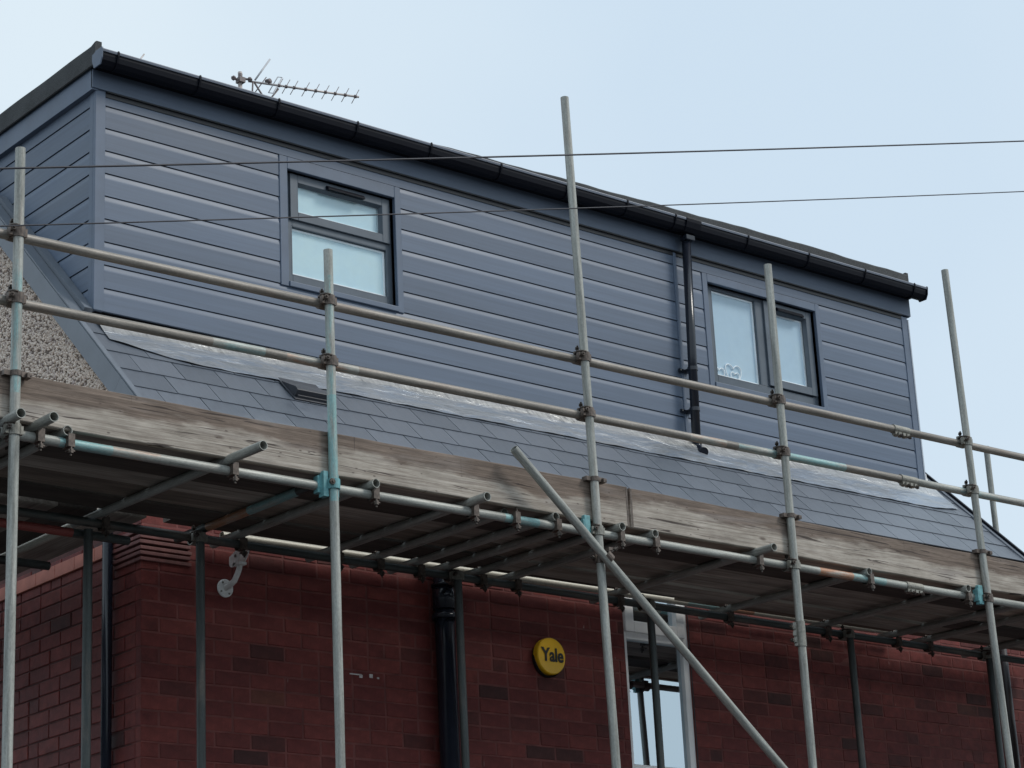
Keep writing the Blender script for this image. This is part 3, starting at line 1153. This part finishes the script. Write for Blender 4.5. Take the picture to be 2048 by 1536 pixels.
def bead(b, x0, x1, z0, z1, yf, yb, w):
    # sloped glazing bead running into the glass
    o = [(x0, z0), (x1, z0), (x1, z1), (x0, z1)]
    i = [(x0 + w, z0 + w), (x1 - w, z0 + w), (x1 - w, z1 - w), (x0 + w, z1 - w)]
    vs = [(x, yf, z) for x, z in o] + [(x, yb, z) for x, z in i]
    b.add(vs, [(k, (k + 1) % 4, 4 + (k + 1) % 4, 4 + k) for k in range(4)])


def pane_obj(parent, x0, x1, z0, z1, y, mat='glass'):
    b = MB()
    b.add([(x0, y, z0), (x1, y, z0), (x1, y, z1), (x0, y, z1)], [(0, 1, 2, 3)])
    return b.build('pane', mat, parent)


def spacer(parent, x0, x1, z0, z1, y):
    b = MB()
    frame_bars(b, x0, x1, z0, z1, .012, y, y + .012)
    return b.build('spacer_bar', 'heart', parent)


def trickle(parent, x0, x1, z, y):
    b = MB()
    b.prism([(0, 0), (0, .026), (-.012, .026), (-.03, .004), (-.03, -.006), (0, -.002)], lambda u, v, t: (t, y + u, z + v), x0, x1)
    return b.build('trickle_vent', 'gutter', parent, .002)


def dormer_window(O, glz, sashes, trim_x, label=None):
    x0, x1, z0, z1 = O
    fr = MB()
    yf = .035
    # outer frame as bars around every light
    fr_parts = glz
    for bx in fr_parts:
        fr.box(*bx)
    w = fr.build('window', 'frame', house, .003)
    return w


# window one: top-hung sash over a fixed light
w1 = MB()
w1.box(1.40, 1.468, .035, .10, 6.905, 7.69)
w1.box(2.232, 2.275, .035, .10, 6.905, 7.69)
w1.box(1.468, 2.232, .035, .10, 6.905, 6.985)
w1.box(1.468, 2.232, .035, .10, 7.315, 7.375)
w1.box(1.468, 2.232, .035, .10, 7.66, 7.69)
bead(w1, 1.458, 2.242, 6.978, 7.322, .034, .05, .012)
win1 = w1.build('window', 'frame', house, .003)
s1 = MB()
frame_bars(s1, 1.447, 2.257, 7.362, 7.684, .062, .018, .075, .058, .058)
bead(s1, 1.505, 2.199, 7.416, 7.63, .0175, .05, .018)
s1.build('sash', 'frame', win1, .003)
pane_obj(win1, 1.468, 2.232, 6.985, 7.315, .05)
pane_obj(win1, 1.50, 2.21, 7.41, 7.64, .052)
spacer(win1, 1.47, 2.23, 6.988, 7.312, .056)
spacer(win1, 1.522, 2.20, 7.43, 7.63, .058)
obj_box('blind', 'blind', win1, 1.45, 2.25, .066, .070, 6.95, 7.67)
trickle(win1, 1.735, 2.035, 7.632, .018)
t1 = MB()
t1.box(1.337, 1.40, -.021, .035, 6.868, 7.775)
t1.box(2.275, 2.325, -.021, .035, 6.868, 7.775)
t1.box(1.40, 2.275, -.021, .035, 7.69, 7.775)
t1.box(1.40, 2.275, -.03, .035, 6.868, 6.905)
t1.build('surround', 'trim', win1, .004)

# window two: fixed light beside an opening sash
w2 = MB()
w2.box(5.24, 5.335, .035, .10, 6.91, 7.71)
w2.box(6.385, 6.437, .035, .10, 6.91, 7.71)
w2.box(5.335, 6.385, .035, .10, 6.91, 7.0)
w2.box(5.335, 6.385, .035, .10, 7.685, 7.71)
w2.box(5.802, 5.905, .035, .10, 7.0, 7.685)
bead(w2, 5.325, 5.812, 6.99, 7.695, .034, .05, .012)
win2 = w2.build('window', 'frame', house, .003)
s2 = MB()
frame_bars(s2, 5.887, 6.422, 7.008, 7.703, .062, .018, .075)
bead(s2, 5.945, 6.364, 7.066, 7.645, .0175, .05, .018)
s2.build('sash', 'frame', win2, .003)
pane_obj(win2, 5.335, 5.802, 7.0, 7.685, .05)
pane_obj(win2, 5.94, 6.37, 7.06, 7.65, .052)
spacer(win2, 5.337, 5.80, 7.002, 7.683, .056)
spacer(win2, 5.962, 6.35, 7.082, 7.63, .058)
obj_box('blind', 'blind_blue', win2, 5.30, 6.42, .070, .074, 6.95, 7.70)
trickle(win2, 6.02, 6.31, 7.642, .018)
t2 = MB()
t2.box(5.187, 5.24, -.021, .035, 6.872, 7.775)
t2.box(6.437, 6.484, -.021, .035, 6.872, 7.775)
t2.box(5.24, 6.437, -.021, .035, 7.71, 7.775)
t2.box(5.24, 6.437, -.03, .035, 6.872, 6.91)
t2.build('surround', 'trim', win2, .004)

# wire hearts behind the left light of window two
hb = MB()
for cx, cz, k in ((5.53, 7.012, .068), (5.545, 6.99, .036), (5.375, 6.99, .045)):
    pts = []
    for i in range(33):
        t_ = 2 * math.pi * i / 32
        pts.append((cx + k * 1.25 * math.sin(t_) ** 3, (.0605), cz + k * (1.3 * math.cos(t_) - .5 * math.cos(2 * t_) - .2 * math.cos(3 * t_)) + .03))
    hb.ring_path(pts, .0052, 6, caps=False)
ho = hb.build('heart_ornament', 'heart')
tag(ho, 'white wire heart ornament standing behind the glass of the right dormer window', 'ornament')

# upper floor window in the brick wall, white frame
YF = YW + .012
w3 = MB()
ft = .052
w3.box(WX0, WX0 + .03, YF, YF + .07, WZ0, WZ1)
w3.box(WX1 - .052, WX1, YF, YF + .07, WZ0, WZ1)
w3.box(WX0 + .03, WX1 - .052, YF, YF + .07, WZ0, WZ0 + .05)
w3.box(WX0 + .03, WX1 - .052, YF, YF + .07, 4.66, 4.73)
w3.box(WX0 + .03, WX1 - .052, YF, YF + .07, WZ1 - .05, WZ1)
win3 = w3.build('window', 'upvc', house, .004)
s3 = MB()
frame_bars(s3, WX0 + .012, WX1 - .035, 4.705, WZ1 - .02, .075, YF - .02, YF + .05)
s3.build('sash', 'upvc', win3, .005)
pane_obj(win3, WX0 + .03, WX1 - .05, WZ0 + .05, 4.66, YF + .03, 'mirror_glass')
pane_obj(win3, WX0 + .08, WX1 - .1, 4.77, WZ1 - .08, YF + .02, 'mirror_glass')
obj_box('blind', 'core', win3, WX0, WX1, YF + .12, YF + .125, WZ0, WZ1)
se = MB()
se.box(WX1 + .001, WX1 + .006, YW - .001, YF + .03, WZ0, WZ1)
se.build('seal', 'seal_shade', win3)
sl = MB()
sl.prism([(YF - .07, -.03), (YF - .07, -.005), (YF, .002), (YF, -.03)], lambda u, v, t: (t, u, WZ0 + v), WX0 - .02, WX1 + .02)
sl.build('sill', 'upvc', win3, .003)

# soil pipe and rainwater pipes on the walls
sp = MB()
SXp, SYp = 1.952, YW - .076
sp.ring_path([(SXp, SYp, 0), (SXp, SYp, 5.3)], .061, 24)
spo = sp.build('soil_pipe', 'pipe', house)
for z0, z1, r_ in ((4.66, 4.80, .069), (4.80, 4.815, .076), (4.60, 4.63, .078)):
    b = MB()
    b.ring_path([(SXp, SYp, z0), (SXp, SYp, z1)], r_, 24)
    b.build('collar', 'pipe', spo)
rp = MB()
rp.ring_path([(7.34, YW - .045, 0), (7.34, YW - .045, 5.2)], .036, 18)
rp.build('rain_pipe', 'brown_pipe', house)
rp = MB()
rp.ring_path([(XG - .045, -.42, 0), (XG - .045, -.42, 4.95)], .03, 16)
rp.build('rain_pipe', 'pipe', house)

# ------------------------------------------------------------------ scaffold
R = 0.02415
scaf = empty('scaffold', (0, 0, 0), 'galvanised tube scaffold with timber platform along the front of the house', 'scaffold')


def tube(name, p0, p1, bands=(), base='tube', hollow=True, parent=None, r=R):
    p0, p1 = Vector(p0), Vector(p1)
    L = (p1 - p0).length
    mats = [base]
    cuts = [0.0, L]
    for a, b_, m_ in bands:
        cuts += [max(0, min(L, a)), max(0, min(L, b_))]
    cuts = sorted(set(round(c, 4) for c in cuts))
    mis = []
    for a, b_ in zip(cuts[:-1], cuts[1:]):
        mm = base
        for u, v, m_ in bands:
            if u - 1e-3 <= a and b_ <= v + 1e-3:
                mm = m_
        if mm not in mats:
            mats.append(mm)
        mis.append(mats.index(mm))
    b = MB()
    n = 16
    b.ring_path([(0, 0, c) for c in cuts], r, n, caps=False, mis=mis)
    for z, sgn in ((0, 1), (L, -1)):
        b.lathe([(r, z), (r - .0035, z)], n, 0)
        b.lathe([(r - .0035, z), (r - .0035, z + sgn * min(.25, L / 2))], n, 0)
        c0 = len(b.v)
        b.add([((r - .0035) * math.cos(2 * math.pi * k / n), (r - .0035) * math.sin(2 * math.pi * k / n), z + sgn * min(.25, L / 2)) for k in range(n)], [tuple(range(n))], 0)
    q = (p1 - p0).to_track_quat('Z', 'Y').to_matrix().to_4x4()
    o = b.build(name, mats, parent or scaf, 0, Matrix.Translation(p0) @ q)
    return o


YS, YR = -2.30, -2.244          # standards; rails inside them
# outer standards: (x at z=6, lean dx per m, top, bands)
STD = [(-1.733, .0, 6.17, ((4.95, 5.6, 'teal_faint'),)),
       (0.045, .0, 6.046, ((4.69, 5.25, 'teal'), (5.25, 5.9, 'teal_faint'))),
       (1.818, -.020, 7.39, ()),
       (3.405, .0, 6.69, ()),
       (5.195, -.024, 7.03, ())]
for x, k, top, bands in STD:
    tube('standard', (x + k * (0 - 5.5), YS, 0), (x + k * (top - 5.5), YS, top), bands)


def sx(i, z):
    return STD[i][0] + STD[i][1] * (z - 5.5)


# inner standards
ISTD = [(-.63, -1.05, 4.75), (.022, -1.105, 4.78), (1.80, -1.105, 4.78), (3.35, -1.105, 4.78), (5.22, -1.105, 4.78), (6.71, -1.105, 4.78)]
for x, y, z in ISTD:
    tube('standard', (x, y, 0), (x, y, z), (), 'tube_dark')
tube('standard', (8.28, -.12, 0), (8.28, -.12, 6.86), ())


def rail1(x):
    return 5.765 + .0122 * x


def rail2(x):
    return 5.435 + .0122 * x


tube('guardrail', (-2.7, YR, rail1(-2.7)), (4.58, YR, rail1(4.58)), (), 'tube_old')
tube('guardrail', (4.582, YR, rail1(4.582)), (8.4, YR, rail1(8.4)), (), 'tube_old')
tube('guardrail', (-2.7, YR, rail2(-2.7)), (4.60, YR, rail2(4.60)), ((2.06, 2.37, 'teal_faint'), (2.5, 2.95, 'orange_faint'), (5.35, 5.65, 'orange_faint'), (5.75, 6.0, 'teal_faint'), (6.0, 6.7, 'teal')), 'tube_old')
tube('guardrail', (4.602, YR, rail2(4.602)), (8.4, YR, rail2(8.4)), ((.5, .9, 'teal_faint'),))
ZL = 4.775


def ledz(x):
    return ZL + .004 * min(x, 3) if x > 0 else ZL


tube('ledger', (-1.78, YR, ZL), (4.54, YR, ZL + .012), ((.30, .58, 'teal'), (.58, .84, 'orange_faint'), (2.98, 3.22, 'teal'), (5.45, 5.75, 'orange'), (5.75, 6.05, 'teal')))
tube('ledger', (4.542, YR, ZL + .012), (8.3, YR, ZL + .02))
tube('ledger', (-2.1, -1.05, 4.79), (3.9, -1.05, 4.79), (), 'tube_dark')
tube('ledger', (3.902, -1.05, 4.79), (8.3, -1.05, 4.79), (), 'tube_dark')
# inside tube lying on the transom ends along the wall
ZI = 4.905
YI = -.80
tube('ledger', (.36, YI, ZI), (4.30, YI, ZI + .024), ((.0, 3.05, 'cream'), (3.62, 4.02, 'teal'), (4.02, 4.3, 'orange')), 'cream')
tube('ledger', (4.302, YI, ZI + .024), (6.13, YI, ZI + .036), ((0, .3, 'orange'), (.3, 1.7, 'cream')), 'cream')

ZT = ZL + .05
TR = [(-1.757, -2.405, -1.2, ()), (-1.606, -2.434, -.82, ()), (-1.451, -2.285, -.85, ()), (-.55, -2.556, -.80, ()), (.06, -2.27, -.8, ((.3, .75, 'teal'), (.75, 1.15, 'orange'))), (.308, -2.306, -.82, ()),
      (.962, -2.404, -.80, ()), (1.544, -2.283, -.82, ()), (1.25, -2.2, -.80, ()), (1.77, -2.2, -.80, ()), (2.011, -2.31, -.80, ()), (2.282, -2.29, -.78, ()), (3.119, -2.413, -.82, ()), (4.094, -2.285, -.82, ()),
      (5.03, -2.295, -.82, ()), (5.75, -2.3, -.915, ()), (6.09, -2.29, -.90, ()), (6.80, -2.3, -.83, ()), (7.6, -2.3, -.83, ())]
for x, ya, yb, bands in TR:
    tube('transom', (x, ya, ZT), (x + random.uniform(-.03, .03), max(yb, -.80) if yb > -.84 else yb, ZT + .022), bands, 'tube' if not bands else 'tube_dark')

# brace across the face
BY = -2.36
tube('brace', (1.197, BY, 5.135), (3.62, BY, 3.095))

# platform boards
ZD = ZT + R + .003
random.seed(3)


def plank(name, L, W, th, mats, parent, mat, bevel=.004, wav=.0):
    # board along local x from 0..L, width along y 0..W, thickness z 0..th, with slightly worn, wandering edges
    b = MB()
    nseg = max(2, int(L / .12))
    ph1, ph2 = random.uniform(0, 6), random.uniform(0, 6)
    vs, fs = [], []
    for i in range(nseg + 1):
        x = L * i / nseg
        w0 = wav * (math.sin(x * 2.1 + ph1) + .6 * math.sin(x * 5.7 + ph2) + random.uniform(-.4, .4))
        w1 = wav * (math.sin(x * 1.7 + ph2) + .6 * math.sin(x * 6.3 + ph1) + random.uniform(-.4, .4))
        c = bevel
        sec = [(c + w0, 0), (W - c + w1, 0), (W + w1, c), (W + w1, th - c), (W - c + w1, th), (c + w0, th), (w0, th - c), (w0, c)]
        vs += [(x, y, z) for y, z in sec]
    for i in range(nseg):
        for k in range(8):
            a = i * 8
            fs.append((a + k, a + 8 + k, a + 8 + (k + 1) % 8, a + (k + 1) % 8))
    fs.append(tuple(range(8)))
    fs.append(tuple(nseg * 8 + k for k in range(7, -1, -1)))
    b.add(vs, fs)
    return b.build(name, mats, parent, 0, mat)


rows = [-2.232 + .2285 * i for i in range(5)]
for i, y in enumerate(rows):
    xs = [-2.9, -1.53 + random.uniform(-.05, .05), 2.14 + random.uniform(-.06, .06), 5.92 + random.uniform(-.05, .05), 8.4]
    for a, b_ in zip(xs[:-1], xs[1:]):
        plank('deck_board', b_ - a - .006, .217, .038, 'deck', scaf, T(a, y + random.uniform(-.003, .003), ZD + random.uniform(0, .022)), .003, .002)
for a, b_ in ((-.06, 3.8), (3.81, 7.7)):  # raised inside boards, added out of sight to keep sun off the wall
    plank('deck_board', b_ - a, .217, .038, 'deck', scaf, T(a, -1.08, 4.908) @ Matrix.Rotation(-.004, 4, 'Y'), .003, .001)
# boards of the return round the gable
RZ = Matrix.Rotation(math.radians(90), 4, 'Z')
for x in (-.30, -.60, -.832, -1.06, -1.29, -1.52):
    plank('deck_board', 3.66, .221, .038, 'deck', scaf, T(x, -1.088, ZD + random.uniform(-.012, .0)) @ RZ, .003, .002)
tube('ledger', (-.562, -1.0, 4.845), (-.562, 2.6, 4.845), ((.0, 3.5, 'cream'),))
tube('transom', (-2.2, -1.0, 4.735), (-.36, -1.0, 4.735), ((.3, 1.5, 'red'),), 'tube_dark')
tube('transom', (-2.2, -.22, 4.765), (-.40, -.22, 4.765), (), 'tube_dark')
tube('transom', (-2.2, 1.2, 4.765), (-.36, 1.2, 4.765), (), 'tube_dark')
tube('ledger', (-1.74, -2.1, 4.70), (-1.74, 2.6, 4.70), (), 'tube_dark')

# toe boards on edge
UP = Matrix.Rotation(math.radians(90), 4, 'X')
tb1 = plank('toe_board', 3.90, .226, .038, 'toe', scaf, T(-1.80, -2.234, 4.832) @ Matrix.Rotation(-.0035, 4, 'Y') @ UP, .004, .0028)
tb2 = plank('toe_board', 3.90, .226, .038, 'toe', scaf, T(2.118, -2.234, 4.842) @ Matrix.Rotation(-.0018, 4, 'Y') @ UP, .004, .0028)
tb3 = plank('toe_board', 2.3, .226, .038, 'toe', scaf, T(6.03, -2.234, 4.85) @ UP, .004, .0028)
hb_ = MB()
hb_.box(2.121, 2.133, -2.2735, -2.2725, 4.842, 5.068)
hb_.box(2.121, 2.133, -2.2725, -2.232, 5.068, 5.0695)
hb_.box(2.088, 2.100, -2.2735, -2.2725, 4.842, 5.066)
hb_.build('end_band', 'coupler', scaf)
plank('toe_board', 2.6, .226, .038, 'toe', scaf, T(-1.80, -2.19, 4.84) @ RZ @ UP @ T(0, 0, -.038), .004, .0028)


# fittings
def ring(b, r0, r1, h0, h1, fn, n=16, mi=0):
    b.lathe([(r0, h0), (r1, h0), (r1, h1), (r0, h1)], n, mi, fn)


def bolt(b, p, d, L, r=.008, mi=1):
    p, d = Vector(p), Vector(d).normalized()
    b.ring_path([p, p + d * L], r * .7, 6, mi, smooth=False)
    b.ring_path([p + d * L * .45, p + d * L * .8], r * 1.5, 6, mi, smooth=False)


def coupler_mesh(mats):
    # right-angle coupler: standard along z through the origin, rail along x at y=+.056
    b = MB()
    ring(b, R, R + .007, -.026, .026, None)
    ring(b, R, R + .0075, -.027, .027, lambda x, y, z: (z, .056 + x, y))
    b.box(-.026, .026, R + .001, .056 - R - .001, -.024, .024)
    b.box(-R - .024, -R, -.008, .016, -.021, .021)
    b.box(R, R + .016, -.012, .012, -.02, .02)
    bolt(b, (-R - .012, -.004, .0), (-.25, -1, .1), .05)
    b.box(-.02, .02, .05, .074, R, R + .022)
    bolt(b, (-.004, .06, R + .012), (-.3, -.5, 1), .046)
    b.ring_path([(-.03, .05, .026), (-.036, .02, .034), (-.03, -.012, .03), (-.012, -.03, .024)], .006, 6, 1)
    return b.mesh('coupler', mats)


cpl = coupler_mesh(['coupler', 'bolt'])
cpl_g = coupler_mesh(['coupler_grey', 'bolt'])
cpl_t = coupler_mesh(['coupler_teal', 'bolt'])
for i in range(5):
    for f, me_ in ((rail1, cpl if i < 4 else cpl_g), (rail2, cpl if i < 4 else cpl_g)):
        z = f(STD[i][0])
        place(me_, 'coupler', scaf, T(sx(i, z), YS, z) @ Matrix.Rotation(random.uniform(-.06, .06), 4, 'X'))
    z = ZL + .002
    if i != 1:
        place(cpl_g if i in (0, 2, 3) else cpl, 'coupler', scaf, T(sx(i, z), YS, z))
for x, y, z in ISTD[1:]:
    place(cpl_g, 'coupler', scaf, T(x, y, 4.79 - .012))
# teal drop-forged coupler on the second standard
tc_ = MB()
ring(tc_, R, R + .009, -.022, .03, None, 20)
ring(tc_, R, R + .011, -.045, .045, lambda x, y, z: (z - .002, .056 + x, y), 20)
tc_.box(-.058, -.028, .004, .05, -.062, .07)
tc_.box(.026, .033, .0, .05, -.06, .06)
tc_.box(-.075, -.052, .03, .07, -.04, .05)
bolt(tc_, (-.034, -.018, .006), (0, -1, 0), .03, .012)
tc_.build('coupler', ['coupler_teal', 'bolt'], scaf, .002, T(sx(1, ZL), YS, ZL + .002))
# blue-green fittings behind standards three and five
for i, dx in ((2, -.06), (4, -.05)):
    b = MB()
    b.box(-.03, .012, .0, .035, -.05, .075)
    b.box(-.04, -.03, .0, .045, -.03, .05)
    b.build('coupler', 'coupler_teal', scaf, .003, T(sx(i, ZL) + dx, YS + .005, ZL + .01))


def putlog_mesh():
    # clip tying a transom (along y at the origin) to the ledger under it (along x, .05 below)
    b = MB()
    for y in (-.012,):
        pts = [(.034 * math.cos(a), y, .034 * math.sin(a)) for a in np.linspace(-.9, 2.2, 9)]
        for (xa, ya, za), (xb, yb, zb) in zip(pts[:-1], pts[1:]):
            b.ring_path([(xa, ya, za), (xb, yb, zb)], .0065, 6, 0)
    ring(b, R, R + .006, -.018, .018, lambda x, y, z: (z + .012, x, -.05 + y), 14)
    b.box(-.005, .030, -R - .02, -R + .004, -.075, -.012)
    bolt(b, (.014, -R - .012, -.06), (-.1, -.1, -1), .062, .009)
    b.box(-.004, .03, -.045, -.012, -.098, -.091)
    return b.mesh('putlog_clip', ['coupler', 'bolt'])


pl = putlog_mesh()
for k, (x, ya, yb, bands) in enumerate(TR):
    if k == 4:
        continue
    place(pl, 'putlog_clip', scaf, T(x + .005, YR, ZT) @ Matrix.Rotation(random.uniform(-.1, .1), 4, 'Z'))
    place(pl, 'putlog_clip', scaf, T(x - .005, -1.05, ZT + .006) @ Matrix.Rotation(random.uniform(-.1, .1), 4, 'Z'))


def sleeve_mesh():
    b = MB()
    ring(b, R, R + .0055, -.075, .075, lambda x, y, z: (z, x, y), 18)
    b.box(-.07, .07, -.02, .012, -R - .016, -R + .003)
    for x in (-.04, .0, .04):
        b.box(x - .012, x + .012, -.034, .016, -R - .02, -R - .002)
    bolt(b, (-.04, -.02, -R - .012), (0, -.7, -.5), .04)
    bolt(b, (.04, -.02, -R - .012), (0, -.7, -.5), .04)
    return b.mesh('sleeve_coupler', ['coupler_grey', 'bolt'])


sl_me = sleeve_mesh()
place(sl_me, 'sleeve_coupler', scaf, T(4.58, YR, rail1(4.58)))
place(sl_me, 'sleeve_coupler', scaf, T(4.60, YR, rail2(4.60)))
place(sl_me, 'sleeve_coupler', scaf, T(4.54, YR, ZL + .012))
place(sl_me, 'sleeve_coupler', scaf, T(sx(3, 4.36), YS, 4.36) @ Matrix.Rotation(math.radians(90), 4, 'Y') @ Matrix.Rotation(math.radians(50), 4, 'X'))
# swivel coupler at the brace
b = MB()
ring(b, R, R + .008, -.024, .024, None)
bolt(b, (-R - .012, -.004, .0), (-1, -.2, 0), .05)
b.box(-R - .02, -R, -.012, .012, -.02, .02)
ang = math.atan2(-2.04, 2.423)
ax = Matrix.Rotation(-ang, 4, 'Y')
ring(b, R, R + .008, -.024, .024, lambda x, y, z: tuple(ax @ Vector((z, x - .06, y))))
b.box(-.016, .016, -.036, -.024, -.016, .016)
bolt(b, tuple(ax @ Vector((.0, -.07, R + .01))), tuple(ax @ Vector((.2, -.3, 1))), .05)
b.box(.0, .05, -.075, -.05, R + .012, R + .03)
b.build('swivel_coupler', ['coupler', 'bolt'], scaf, 0, T(sx(2, 4.62), YS, 4.617))
# toe-board clips at the standards
tcm = MB()
ring(tcm, R, R + .005, -.013, .013, None)
tcm.box(-.06, -R, -.006, .034, -.012, .012)
tcm.box(R, .062, -.014, .02, -.013, .013)
tcm.box(.045, .068, -.03, .02, -.016, .006)
bolt(tcm, (.05, .0, .0), (.5, -1, -.3), .035)
tcm_me = tcm.mesh('board_clip', ['coupler', 'bolt'])
for i, z in ((0, 5.045), (2, 5.072), (3, 5.078), (4, 5.085)):
    place(tcm_me, 'board_clip', scaf, T(sx(i, z), YS, z))

# ------------------------------------------------------------------ things fixed to the wall
al = empty('alarm_box', (2.811, YW, 4.465), 'round yellow alarm box with black lettering on the red brick wall', 'alarm box')
b = MB()
b.lathe([(.0, .0), (.117, .0), (.117, .02), (.112, .028)], 40, 1, lambda x, y, z: (x, -z, y - .012), True)
b.build('backplate', ['alarm', 'black'], al)
b = MB()
b.lathe([(.116, .012), (.116, .044)], 56, 0, lambda x, y, z: (x, -z, y), True)
b.lathe([(.116, .044), (.1145, .050), (.110, .0545)], 56, 0, lambda x, y, z: (x, -z, y), True)
b.lathe([(.110, .0545), (.0, .0555)], 56, 0, lambda x, y, z: (x, -z, y), False)
b.build('cover', 'alarm', al)
tx = bpy.data.curves.new('lettering', 'FONT')
tx.body = 'Yale'
tx.size = .118
tx.align_x = 'CENTER'
tx.align_y = 'CENTER'
tx.extrude = .0012
tx.offset = .003
to = bpy.data.objects.new('lettering_curve', tx)
COL.objects.link(to)
bpy.context.view_layer.update()
tm = bpy.data.meshes.new_from_object(to.evaluated_get(bpy.context.evaluated_depsgraph_get()))
bpy.data.objects.remove(to)
tm.materials.clear()
tm.materials.append(M['black'])
place(tm, 'lettering', al, T(.006, -.0582, .002) @ Matrix.Rotation(math.radians(90), 4, 'X') @ Matrix.Diagonal((.86, 1, 1, 1)))

br = empty('wall_bracket', (.44, YW, 4.632), 'white curved wall bracket with a half-round end plate beside a dark scaffold tube', 'bracket')
b = MB()
b.lathe([(.0, .0), (.052, .0), (.052, .006), (.046, .010), (.0, .011)], 28, 0, lambda x, y, z: (x, -z, y), False)
for a in range(4):
    t_ = a * math.pi / 2 + .6
    bolt(b, (.037 * math.cos(t_), -.008, .037 * math.sin(t_)), (0, -1, 0), .008, .004, 1)
b.build('base_plate', ['whitep', 'coupler_grey'], br)
b = MB()
b.ring_path([(0, -.005, 0), (0, -.05, .006), (.002, -.095, .024), (.004, -.125, .06), (.006, -.138, .085), (.006, -.145, .11)], .0165, 14)
b.build('arm', 'whitep', br)
b = MB()
half = [(.075 * math.cos(a), .085 * math.sin(a)) for a in np.linspace(math.pi, 0, 15)]
half = [(u, -v + .05) for u, v in half]
half = [(-.075, .05)] + half[1:-1] + [(.075, .05)]
b.prism(half, lambda u, v, t: (t + .006, -.15 - u * .9 - (v - .05) * .3, .135 + v + u * .35), -.028, -.022)
b.prism(half, lambda u, v, t: (t + .006, -.15 - u * .9 - (v - .05) * .3, .135 + v + u * .35), .022, .028)
b.box(-.022, .028, -.18, -.115, .10, .115)
bolt(b, (-.021, -.15, .15), (-1, 0, 0), .012, .006, 1)
b.build('end_plate', ['whitep', 'coupler_grey'], br, 0, Matrix.Identity(4))

# ------------------------------------------------------------------ aerial behind the ridge
aer = empty('tv_aerial', (2.06, 1.50, 8.1), 'television aerial with spiked boom above the dormer roofline against the sky', 'aerial')
b = MB()
b.ring_path([(0, 0, -.2), (0, 0, 1.09)], .016, 10)
b.build('mast', 'antenna', aer)
b = MB()
b.box(-.024, .026, -.034, .022, 1.0, 1.04)
b.ring_path([(0, 0, 1.03), (.0, -.004, 1.075)], .0165, 10, 0)
bolt(b, (-.03, 0, 1.02), (-1, -.2, .1), .05, .012, 0)
bolt(b, (.03, -.03, 1.03), (1, -.2, .1), .05, .012, 0)
b.build('clamp', ['ant_dark', 'ant_dark'], aer)
p0 = Vector((.06, -.02, 1.025))
p1 = Vector((.915, -.23, 1.045))
b = MB()
b.ring_path([p0, p1], .0085, 8)
b.build('boom', 'antenna', aer)
ev = Vector((-.035, -.075, .12)) * .5
ev = Vector((.068, .012, .114)) * .62
dirb = (p1 - p0)
for q in (.30, .405, .50, .605, .70, .79, .875, .935, .985):
    pass
qs = [(608 - 180) / 1570, (708 - 180) / 1570, (822 - 180) / 1570, (985 - 180) / 1570, (1128 - 180) / 1570, (1268 - 180) / 1570, (1408 - 180) / 1570, (1553 - 180) / 1570, (1700 - 180) / 1570]
for q in qs:
    c = p0 + dirb * q
    e = MB()
    e.ring_path([c - ev, c + ev], .0028, 6)
    e.ring_path([c - dirb.normalized() * .008, c + dirb.normalized() * .008], .014, 8)
    e.build('director', 'ant_dark', aer)
# dipole box, dipole loop, reflector rods
c = p0 + dirb * .175
b = MB()
b.ring_path([c + Vector((-.012, 0, .012)), c + Vector((.018, 0, .03))], .021, 10)
b.build('dipole_box', 'ant_dark', aer)
b = MB()
d1 = p0 + dirb * .22
u_ = dirb.normalized()
loop = [d1 - ev * 1.15, d1 + ev * 1.15, d1 + ev * 1.15 + u_ * .035, d1 - ev * 1.15 + u_ * .035, d1 - ev * 1.15]
b.ring_path(loop, .004, 6)
b.build('dipole', 'ant_white', aer)
b = MB()
rA = p0 + dirb * .05
for a, c_ in (((0, 0, 0), (.10, -.02, -.15)), ((.10, -.02, -.15), (.19, -.04, -.02)), ((-.01, 0, 0), (-.02, 0, -.14))):
    b.ring_path([rA + Vector(a), rA + Vector(c_)], .007, 6)
b.ring_path([rA + Vector((.0, -.01, -.09)), rA + Vector((.11, .0, .07))], .004, 6)
b.ring_path([rA + Vector((.15, -.02, -.18)), rA + Vector((.22, -.02, -.10))], .004, 6)
b.build('reflector', 'ant_dark', aer)
b = MB()
b.ring_path([rA + Vector((.01, .0, .02)), rA + Vector((.165, .03, .245))], .0075, 8)
b.build('reflector_rod', 'ant_white', aer)

b = MB()
b.ring_path([(1.30, 1.9, 8.0), (1.458, 1.9, 9.295), (1.487, 1.9, 9.34)], .006, 6)
ro_ = b.build('aerial_rod', 'antenna')
tag(ro_, 'thin rod tip showing over the gutter near the left end of the dormer roof', 'rod')

# ------------------------------------------------------------------ overhead cables
for (xa, za), (xb, zb), r_, lab in (((-2.719, 5.193), (3.82, 6.988), .0042, 'upper and thicker of two thin black cables crossing before the dormer'),
                                    ((-2.713, 4.959), (3.756, 6.654), .0030, 'lower and thinner of two thin black cables crossing before the dormer')):
    b = MB()
    pts = []
    for i in range(61):
        t_ = -.9 + 2.9 * i / 60
        sag = .035 * ((t_ - .5) ** 2 - .25) * 1.0
        pts.append((xa + (xb - xa) * t_, -4.0, za + (zb - za) * t_ + sag))
    b.ring_path(pts, r_, 6)
    c = b.build('overhead_cable', 'cable')
    tag(c, lab, 'cable', 'overhead cables')
